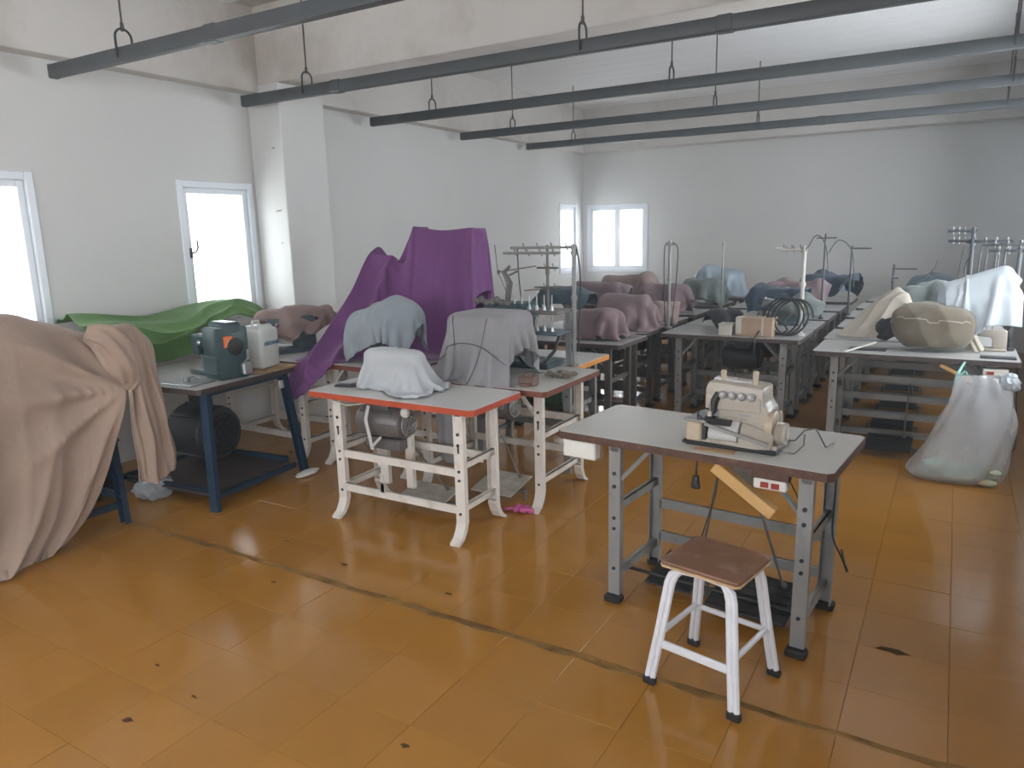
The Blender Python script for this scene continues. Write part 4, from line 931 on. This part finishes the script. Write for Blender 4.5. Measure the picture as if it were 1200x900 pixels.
# crumpled things on the floor under the blue table
def crumple(name, label, cat, loc, r, m, seed, flat=.5):
    b = B(); bmesh.ops.create_icosphere(b.bm, subdivisions=3, radius=1); rr = random.Random(seed); ph = [rr.uniform(0, 6) for _ in range(6)]
    for v in b.bm.verts:
        k = 1 + .16 * abs(math.sin(v.co.x * 5 + ph[0])) + .16 * abs(math.sin(v.co.y * 6 + ph[1] + v.co.z * 3)) - .14 * abs(math.sin(v.co.z * 7 + ph[2] + v.co.x * 4))
        v.co = Vector((v.co.x * r[0] * k, v.co.y * r[1] * k, max(v.co.z, -.7) * r[2] * k))
    o = b.obj(name, M[m], loc=loc); base_origin(o); o.location.z = .001; return tag(o, label, cat)
crumple('plastic_bag', 'crumpled grey plastic bag on the floor below the hanging beige flap', 'bag', (-4.38, 2.72, .1), (.09, .12, .07), 'bagwhite', 3)
crumple('paper_scrap', 'torn white paper scrap by the right foot of the blue table', 'paper', (-3.80, 3.50, .02), (.035, .09, .018), 'whitep', 5)
crumple('dark_sack', 'dark sack slumped on the floor between the two blue tables', 'sack', (-4.72, 2.45, .1), (.13, .12, .11), 'charcoal', 8)

# ---- pillar table: teal machine below a pinkish brown cloth
machine('sewing_machine', 'grey-teal machine half covered by pinkish brown cloth near the pillar', (-4.42, 3.98, .77), math.radians(75), 'mteal', .95)
b = B()
P = relax(sheet(-4.48, 4.10, 1.15, .62, .86, .15, .02), mach(-4.46, 4.06, .77, math.radians(75), 1.15) + [Box((-4.75, 3.9, .77), (-4.3, 4.5, 1.02), .06), T0], (1, 1), steps=80, seed=14, noise=.04, mu=.6)
P[..., 2] = np.maximum(P[..., 2], .90 + .03 * np.sin(P[..., 1] * 30))
cover('machine_cover', 'pinkish brown cloth heaped over the machine beside the pillar', 'cloth', 'pinkbr', rumple(P, .016, 8, 9, 4))

# ---- multi needle machine and tall thread stand on the orange edged table
mn = thing('multi_needle_machine', 'dark multi needle machine with thread racks beside the stiff grey cover', 'sewing machine', (-2.42, 4.22, .77))
b = B(); b.box((-.30, -.10, 0), (.22, .16, .04), bev=.006); b.box((-.28, .0, .04), (-.12, .14, .34), bev=.02); b.box((-.28, -.08, .30), (.05, .12, .42), bev=.02); b.obj('body', M['mgreen'], mn, smooth=True)
for zz, mm in ((.225, 'mteal'), (.36, 'steeld')):
    b = B(); b.box((-.08, -.12, zz), (.30, .10, zz + .022), bev=.004); tr_ = b.obj('tray', M[mm], mn)
    for q in range(6):
        b = B(); xx = -.04 + q * .055; b.cyl((xx, -.06, zz + .02), (xx, -.06, zz + .12), .005, 6); b.cyl((xx, -.06, zz + .02), (xx, -.06, zz + .05), .014, 8, r2=.008); b.obj('spool_pin', M['dullchrome'], tr_)
b = B(); b.box((-.02, .10, .04), (.02, .13, .40)); b.obj('rack_post', M['steel'], mn)
b = B(); b.box((.26, .08, .0), (.29, .11, .38)); b.obj('rack_post', M['steel'], mn)
for q in range(7):
    b = B(); xx = -.33 + q * .04; b.lathe([(.012, 0), (.024, .006), (.012, .014), (.024, .022), (.010, .035)], 12, Matrix.Translation((xx, -.06, .425 + .012 * math.sin(q * 2))) @ Matrix.Rotation(math.radians(70), 4, 'X')); b.obj('tension_dial', M['motor'], mn, smooth=True)
b = B(); b.tube([(-.13, 0, .42), (-.10, -.02, .55), (-.14, -.02, .62), (-.09, -.03, .66)], [.02, .024, .018, .01], 8); b.tube([(-.10, -.02, .60), (-.03, -.02, .63)], .008, 6); b.obj('take_up_arm', M['motor'], mn)
b = B(); b.tube([(-.19, 0, .62), (.09, .0, .66)], .004, 6); b.tube([(-.2, 0, .60), (-.22, 0, .80)], .0035, 6); b.ball((-.195, 0, .62), .013); b.tube([(-.13, 0, .47), (-.20, 0, .62)], .003, 6); b.tube([(.0, 0, .50), (.26, 0, .52)], .004, 6); b.obj('thread_wire', M['steeld'], mn)
b = B(); b.tube([(.0, -.12, .24), (.03, -.16, .10), (.10, -.20, .05), (.22, -.16, .05), (.28, -.12, .13), (.29, -.05, .24)], .011, 8); b.obj('air_hose', M['copper'], mn, smooth=True)
b = B(); b.tube([(-.03, -.14, .23), (-.02, -.18, .12), (.02, -.22, .06)], .008, 6); b.obj('air_hose', M['strap'], mn, smooth=True)
b = B(); b.box((-.05, -.04, 0), (.05, .04, .055), bev=.006); b.cyl((0, -.01, .055), (0, -.01, .075), .02, 10); b.box((-.02, -.07, .0), (.03, -.04, .02)); o = b.obj('foot_attachment', M['brownm'], loc=(-2.08, 3.66, .7702)); tag(o, 'small brown metal block by the right end of the stiff grey cover', 'machine part')
b = B()
for k in range(26):
    a = rt.uniform(0, 6.28); b.ball((rt.uniform(-.10, .08), rt.uniform(-.04, .04), rt.uniform(.01, .035)), (rt.uniform(.015, .04), rt.uniform(.01, .02), rt.uniform(.008, .016)), M=Matrix.Rotation(a * .1, 4, 'Z'), u=8, v=6)
o = b.obj('lint_heap', M['sack'], smooth=True, loc=(-2.0, 3.95, .7702)); tag(o, 'brownish lint heap spilling on the red-brown table corner', 'lint')

def stand(label, loc, h, arms=(), wires=(), r=.012, m='steel', rz=0, pins=0, name='thread_stand'):
    t = thing(name, label, 'thread stand', loc, rz)
    b = B(); b.cyl((0, 0, 0), (0, 0, h), r, 10); b.cyl((0, 0, 0), (0, 0, .02), r * 2.4, 12); b.cyl((0, 0, h * .55), (0, 0, h * .55 + .03), r * 1.5, 10); b.obj('pole', M[m], t, smooth=True)
    for x0, x1, z in arms:
        b = B(); b.tube([(x0, 0, z), (x1, 0, z)], r * .7, 8); b.cyl((0, -.012, z), (0, .012, z), r * 1.5, 8); a = b.obj('thread_arm', M[m], t)
        for q in range(pins):
            xx = x0 + (x1 - x0) * (q + 1) / (pins + .5); b = B(); b.tube([(xx, -.02, z + .03), (xx, 0, z), (xx, .02, z - .02)], r * .35, 5); b.obj('thread_guide', M['dullchrome'], a)
    for w in wires:
        b = B(); b.tube(catmull(np.array(w), 14), .005, 6); b.obj('wire', M['mdark'], t, smooth=True)
    return t
stand('tall grey thread stand with long cross arm at the orange edged table', (-2.105, 4.32, .77), .79, ((-.47, .0, .775), (-.53, -.1, .74)), (((.02, 0, .77), (.045, 0, .6), (.04, 0, .3), (.03, 0, .1)), ((-.42, 0, .77), (-.41, 0, .55), (-.38, 0, .35))), .014, 'steel', pins=4)
stand('shorter thread stand post left of the tall cross arm stand', (-2.33, 4.38, 1.13), .43, ((-.10, .10, .15), (-.08, .08, .28)), (), .010, 'steeld', pins=2)
stand('thread stand with two looped wires by the mauve row', (-2.16, 6.36, .77), .77, ((-.03, .04, .74),), (((.02, 0, .76), (.07, 0, .70), (.06, 0, .4), (.03, 0, .02)), ((-.01, 0, .76), (-.05, 0, .70), (-.045, 0, .3), (-.03, 0, .02))), .014, 'steel')
stand('thin single pole standing before the far wall, left of the middle row', (-2.13, 8.0, .77), .73, ((-.015, .015, .70),), (), .010, 'steel')
stand('pale thread stand with short left arm beside the cable coil', (-1.035, 6.32, .77), .72, ((-.22, .0, .70), (-.19, 0, .69)), (((.02, 0, .70), (.08, .02, .80), (.15, .04, .72), (.18, .05, .5)),), .016, 'strap', pins=3)
stand('thin tall stand with small crosspiece behind the pale stand', (-1.05, 7.5, .77), .80, ((-.08, .10, .76),), (((.02, 0, .6), (.12, 0, .74), (.24, 0, .62), (.27, 0, .3)),), .009, 'mdark')
stand('dark thin stand with right arm at the end of the middle row', (-.86, 7.9, .77), .68, ((0, .17, .65),), (), .010, 'mdark')
stand('low dark stand in front of the far wall, right-hand row', (-.55, 8.95, .77), .45, ((0, .22, .40), (0, .05, .30)), (((.0, 0, .08), (.2, 0, .25), (.36, 0, .38), (.40, 0, .50)), ((.36, 0, .38), (.32, 0, .2), (.27, 0, .0))), .012, 'mdark')
s7 = stand('black thread stand with several arms behind the white plastic bag', (.10, 6.25, .77), .84, ((-.16, .0, .815), (-.15, 0, .745), (-.05, .24, .74)), (((-.04, 0, .74), (-.06, 0, .6), (-.07, 0, .38)), ((.06, 0, .72), (.05, 0, .5), (.06, 0, .35)), ((.10, 0, .73), (.09, 0, .55), (.10, 0, .38)), ((.17, 0, .73), (.165, 0, .6), (.16, 0, .45)), ((.02, 0, .7), (-.03, .01, .55), (.0, .01, .36))), .015, 'mdark', pins=4)
stand('dark upright post at the far right edge, beside the white plastic bag', (.375, 6.06, .77), .75, ((-.22, .04, .72), (-.18, .03, .68)), (((-.08, 0, .72), (-.085, 0, .5)), ((-.13, 0, .72), (-.135, 0, .5))), .014, 'mdark', pins=3)

# ---- covered machines of the rows behind
def covered(label, x, y, m, w=.62, d=.5, rz=0, sc=1., seed=1, name='machine_cover', cat='cloth', extra=(), bend=.1, z=.77, group=None, stretch=(1, 1)):
    rl = random.Random(seed); lumps = [Cap((x + rl.uniform(-.24, .24) * sc, y + rl.uniform(-.1, .1), z + rl.uniform(.06, .27) * sc), (x + rl.uniform(-.24, .24) * sc, y + rl.uniform(-.1, .1), z + rl.uniform(.06, .27) * sc), rl.uniform(.04, .09) * sc) for _ in range(4)]
    P = relax(sheet(x, y, z + .36 * sc, w, d, rz, .024), mach(x, y, z, rz, sc) + [Floor(z)] + list(extra) + lumps, stretch, steps=75, iters=6, seed=seed, noise=.05, mu=.6, bend=bend)
    return cover(name, label, cat, m, rumple(P, .011, 7, 6, seed))
covered('mauve cover lying low on the first table along the middle aisle', -2.50, 5.56, 'mauve', .70, .62, .1, .80, 41)
covered('taller mauve cover on the second table of the mauve row', -2.52, 6.22, 'mauve', .82, .66, -.1, 1.05, 42)
covered('rumpled pinkish brown cloth at the right end of the second mauve table', -2.28, 6.5, 'pinkbr', .42, .4, .3, .75, 43)
covered('mauve cover behind the teal covered machine', -3.12, 6.98, 'mauve', .8, .62, .0, 1.2, 44)
covered('small mauve cover on the fourth table of the mauve row', -2.66, 7.72, 'mauve', .72, .6, -.15, 1.0, 45)
covered('pale pinkish cover in front of the bright far windows', -3.15, 7.82, 'pinkbr', .86, .66, .1, 1.25, 46)
covered('teal cover over a boxy machine left of the mauve bundles', -3.12, 6.2, 'tealc', .62, .46, .05, 1.1, 47, extra=[Box((-3.36, 6.08, .77), (-2.92, 6.34, 1.12), .08)], bend=.4)
covered('grey-green cover on the fifth table of the mauve row', -2.52, 8.62, 'greyg', .75, .6, .0, .95, 48, bend=.4)
covered('pale blue plastic cover on the last mauve row table', -2.62, 9.65, 'bluepl', 1.0, .66, .05, 1.15, 49, bend=.5)
covered('navy cover over the machine behind the cable coil', -1.33, 7.0, 'navy', .56, .42, .0, 1.15, 50)
covered('mauve cover on the third table of the middle row', -1.38, 7.78, 'mauve', .80, .62, .1, 1.1, 51)
covered('dark blue cover on the fourth table of the middle row', -1.15, 8.55, 'navy', .80, .55, .05, 1.2, 52)
covered('grey-blue cover near the far wall at the end of the middle row', -1.3, 9.55, 'bluepl', .7, .5, .1, 1.0, 53)
covered('grey-green cover behind the cream sheet in the right-hand row', -.12, 7.28, 'greyg', .80, .60, .05, 1.15, 54)
covered('grey cover in the right-hand row, fourth table', -.05, 8.1, 'greyg', .7, .5, .0, 1.05, 55)
covered('dark grey cover on the last right-hand table', -.2, 9.8, 'tealc', .7, .5, .0, .95, 56)
covered('crumpled dark brown cloth at the back of the coiled cable table', -1.72, 6.52, 'charcoal', .36, .34, .5, .55, 57)
# cream sheet thrown over the second right-hand table
ctrl = [[(-.76, 6.30, .785), (-.60, 6.25, .785), (-.47, 6.25, .79)], [(-.66, 6.44, .90), (-.51, 6.38, .91), (-.42, 6.36, .89)], [(-.54, 6.54, 1.04), (-.42, 6.49, 1.06), (-.35, 6.46, 1.0)], [(-.40, 6.60, 1.14), (-.32, 6.55, 1.13), (-.28, 6.5, 1.02)], [(-.30, 6.64, 1.08), (-.26, 6.6, 1.04), (-.22, 6.54, .92)]]
n, m = 40, 30; P = spread_grid(ctrl, n, m); u_ = np.linspace(0, 1, m)[None]; v_ = np.linspace(0, 1, n)[:, None]
P[..., 2] += .012 * crease(u_ * 8 + v_ * 2) * np.clip(v_ * 5, 0, 1) + .008 * crease(v_ * 9 - u_ * 3) * np.clip(v_ * 5, 0, 1)
cover('dust_sheet', 'cream sheet slumped on the table behind the burlap bundle', 'cloth', 'sheet', P)
covered('small black cloth beside the cream sheet', -.36, 6.34, 'charcoal', .34, .24, 0, .5, 62)
# burlap bundle
n, m = 46, 64; P = np.zeros((n, m + 1, 3)); rg = np.random.default_rng(12); w1 = spread_grid(rg.normal(size=(6, 9, 1)), n, m + 1)[..., 0]; w1[:, -1] = w1[:, 0]
for i in range(n):
    t = i / (n - 1); xx = -.335 + .50 * t; prof = (4 * t * (1 - t)) ** .26 * (1.0 - .12 * t); a_ = np.linspace(0, 2 * math.pi, m + 1)
    sup = lambda q: np.sign(q) * np.abs(q) ** .62
    fold = 1 + .035 * crease(a_ * 2.5 + t * 7) + .03 * w1[i] + .05 * np.sin(a_ + 2) * (t - .5) + .03 * crease(t * 9 + np.sin(a_) * 1.5)
    P[i, :, 0] = xx + .02 * np.sin(a_ * 2) * (1 - t); P[i, :, 1] = 5.87 + .17 * prof * fold * sup(np.cos(a_)); P[i, :, 2] = np.maximum(.772, .935 + .17 * prof * fold * sup(np.sin(a_)) + .02 * (1 - t))
P[:, -1] = P[:, 0]
sk_ = cover('burlap_bundle', 'brown burlap covered bundle on the right-hand front table', 'bundle', 'sack', P)
hem = [P[i, int(m * (.455 + .03 * math.sin(i * .07)))] for i in range(3, n - 3)]
b = B(); b.tube([Vector(p) - sk_.location + Vector((0, -.001, .001)) for p in hem], .004, 5); b.obj('seam', M['sheet'], sk_)
# white bag over the stand, its tail hanging down
P = relax(sheet(.16, 6.02, 1.38, .56, .86, .15, .018), [Cap((-.0, 6.0, 1.19), (.30, 6.0, 1.30), .05), Cap((.0, 6.0, 1.10), (.33, 6.0, 1.12), .10), Cap((.10, 6.1, 1.05), (.3, 6.1, 1.05), .10)], (1, 1), steps=48, seed=73, noise=.04, mu=.9, bend=.5)
wb = cover('plastic_bag', 'white plastic bag pulled over the machine at the right edge', 'bag', 'bagwhite', P, thick=.002)
cs = [[(.10, 5.93, 1.05), (.15, 5.92, 1.04), (.20, 5.93, 1.05)], [(.08, 5.91, .95), (.12, 5.89, .93), (.15, 5.91, .95)], [(.11, 5.91, .86), (.15, 5.89, .85), (.19, 5.91, .86)], [(.13, 5.90, .79), (.19, 5.87, .775), (.23, 5.90, .79)]]
P = spread_grid(cs, 24, 14); P[..., 1] += .012 * np.sin(np.linspace(0, 14, 14))[None]; cloth_obj('bag_tail', P - np.array(wb.location), 'sheet', wb, thick=.002, label='yellowish twisted tail')
machine('sewing_machine', 'partly visible machine under the white plastic bag', (.24, 6.02, .77), 0, 'cream', .5)
for (x0, x1, y0, y1, l) in ((-.60, -.36, 5.70, 5.80, 'dark flat mat on the left end of the burlap bundle table'), (.20, .40, 5.64, 5.72, 'dark flat mat on the right end of the burlap bundle table')):
    b = B(); b.box((x0, y0, 0), (x1, y1, .012), bev=.003); o = b.obj('rubber_mat', M['mdark'], loc=(0, 0, .7702)); base_origin(o); tag(o, l, 'mat')
b = B(); b.box((-.14, -.012, -.004), (.14, .012, .004), bev=.002, M=Matrix.Translation((-.52, 5.66, .80)) @ Matrix.Rotation(math.radians(50), 4, 'Z') @ Matrix.Rotation(math.radians(-10), 4, 'Y')); o = b.obj('ruler', M['whitep']); base_origin(o); tag(o, 'pale narrow strip leaning off the front edge left of the burlap bundle', 'ruler')
ncx, ncy = -.2, 5.87
b = B(); b.box((0, -.02, -.012), (.22, .02, .012), bev=.003, M=Matrix.Translation((-.02 - ncx, 5.60 - ncy, .72)) @ Matrix.Rotation(math.radians(28), 4, 'Y')); b.obj('timber_prop', M['wood'], C1)
b = B(); b.box((.22 - ncx, 5.56 - ncy, .665), (.36 - ncx, 5.61 - ncy, .715), bev=.005); sw = b.obj('power_switch', M['whitep'], C1)
b = B(); b.box((.24 - ncx, 5.553 - ncy, .68), (.28 - ncx, 5.561 - ncy, .70)); b.obj('switch_button', M['redp'], sw)
b = B(); b.tube(catmull([(.42 - ncx, 5.8 - ncy, .70), (.44 - ncx, 5.78 - ncy, .4), (.45 - ncx, 5.7 - ncy, .2), (.43 - ncx, 5.72 - ncy, .15), (.42 - ncx, 5.76 - ncy, .3)], 20), .004, 6); b.obj('power_cord', M['copper'], C1)

# clear bag hanging from the table edge, scraps in its bottom
hb_root = thing('plastic_bag', 'cloudy clear bag hanging at the front table edge, scraps inside', 'bag', (.16, 5.38, 0))
lv = [(.006, -.13, .34, .10), (.05, -.16, .37, .14), (.16, -.11, .40, .15), (.28, -.045, .405, .14), (.40, .0, .41, .12), (.50, .03, .405, .10), (.58, .05, .39, .075), (.645, .06, .37, .05), (.70, .065, .33, .03)]
Lv = catmull(np.array(lv), 44); mm = 72; P = np.zeros((44, mm + 1, 3)); rg = np.random.default_rng(9); wob = spread_grid(rg.normal(size=(7, 12, 1)), 44, mm + 1)[..., 0]; wob[:, -1] = wob[:, 0]
for i, (z, xa, xb, dd) in enumerate(Lv):
    t_ = np.linspace(0, 2 * math.pi, mm + 1); fz = (.007 * np.sin(3 * t_ + z * 5 + 1) + .005 * np.sin(11 * t_ - z * 9)) * (z / .7) ** .7 + .012 * wob[i]
    P[i, :, 0] = (xa + xb) / 2 + ((xb - xa) / 2 + fz) * np.cos(t_) - .16; P[i, :, 1] = (dd + fz * 1.4) * np.sin(t_); P[i, :, 2] = z + .01 * np.sin(3 * t_) * (i > 40)
cloth_obj('film', P, 'bagclear', hb_root, thick=.0015)
b = B(); bot = [b.bm.verts.new(p) for p in P[0, :-1].tolist()]; b.bm.faces.new(bot); b.obj('film_base', M['bagclear'], hb_root)
b = B()
for q, (kx, kz) in enumerate(((.20, .685), (.215, .66), (.185, .665))): b.ball((kx, -.01 * q, kz), (.045, .035, .04), u=14, v=10)
for v in b.bm.verts: v.co += Vector((math.sin(v.co.z * 160), math.cos(v.co.x * 190), math.sin(v.co.y * 170))) * .006
b.obj('knotted_handle', M['bagwhite'], hb_root, smooth=True)
b = B(); b.tube([(-.085, .0, .65), (-.08, .02, .70), (-.06, .10, .735), (-.045, .13, .76)], [.016, .010, .008, .006], 8); b.tube([(-.08, .01, .68), (-.04, .02, .72), (-.025, .03, .69)], .008, 6); b.obj('tie_string', mat('tie_green', (.22, .48, .42), .6), hb_root, label='pale green tie string')
b = B()
for k in range(46):
    x, yq = rt.uniform(-.22, .17), rt.uniform(-.09, .09); b.ball((x, yq, .02 + rt.uniform(.0, .09)), (rt.uniform(.03, .06), rt.uniform(.02, .045), rt.uniform(.012, .03)), u=8, v=6)
o = b.obj('fabric_scraps', M['junk'], smooth=True, loc=(.17, 5.38, .004)); tag(o, 'multicoloured fabric scraps heaped in the clear hanging bag', 'scraps', kind='stuff')

# ---- on the first table of the middle row
b = B(); b.box((-.145, -.10, 0), (.145, .10, .15), bev=.004); bxo = b.obj('cardboard_box', M['brown'], loc=(-1.355, 6.2, .7702)); tag(bxo, 'brown cardboard box left of the coiled black cable', 'box')
b = B(); b.box((-.147, -.02, .02), (-.10, -.101, .152)); b.box((-.15, -.012, .1502), (.15, .012, .1515)); b.box((.06, -.1008, .01), (.075, -.0998, .148)); b.obj('tape', M['kraft'], bxo)
b = B(); b.box((-.06, -.07, 0), (.05, .07, .085), bev=.005); b.box((-.065, -.075, .085), (.055, .075, .095), bev=.003); o = b.obj('small_box', M['kraft'], loc=(-1.58, 6.16, .7702)); tag(o, 'pale small box left of the cardboard box', 'box')
b = B(); pts = []
for k in range(4 * 40 + 1):
    t_ = k / 40 * 2 * math.pi; R_ = .135 + .01 * math.sin(k * .31); pts.append((R_ * math.cos(t_) - .035 * (k / 40) , .012 * (k / 40) + .02 * math.sin(t_), .15 + R_ * 1.05 * math.sin(t_)))
pts = pts[:-6] + [tuple(q) for q in catmull([pts[-6], (-.20, .0, .15), (-.25, -.08, .05), (-.26, -.17, .012), (-.26, -.215, -.02), (-.26, -.215, -.2)], 30)[1:]]
b.tube(pts, .0075, 6); o = b.obj('cable_coil', M['copper'], smooth=True, loc=(-1.06, 6.20, .778)); tag(o, 'coil of black cable standing on the middle row table', 'cable')
covered('dusty grey cover directly behind the black cable coil', -1.14, 6.46, 'greyg', .50, .40, .1, .95, 63)
machine('sewing_machine', 'dusty grey machine on the second middle row table', (-1.33, 6.98, .77), 0, 'mteal', 1.0)
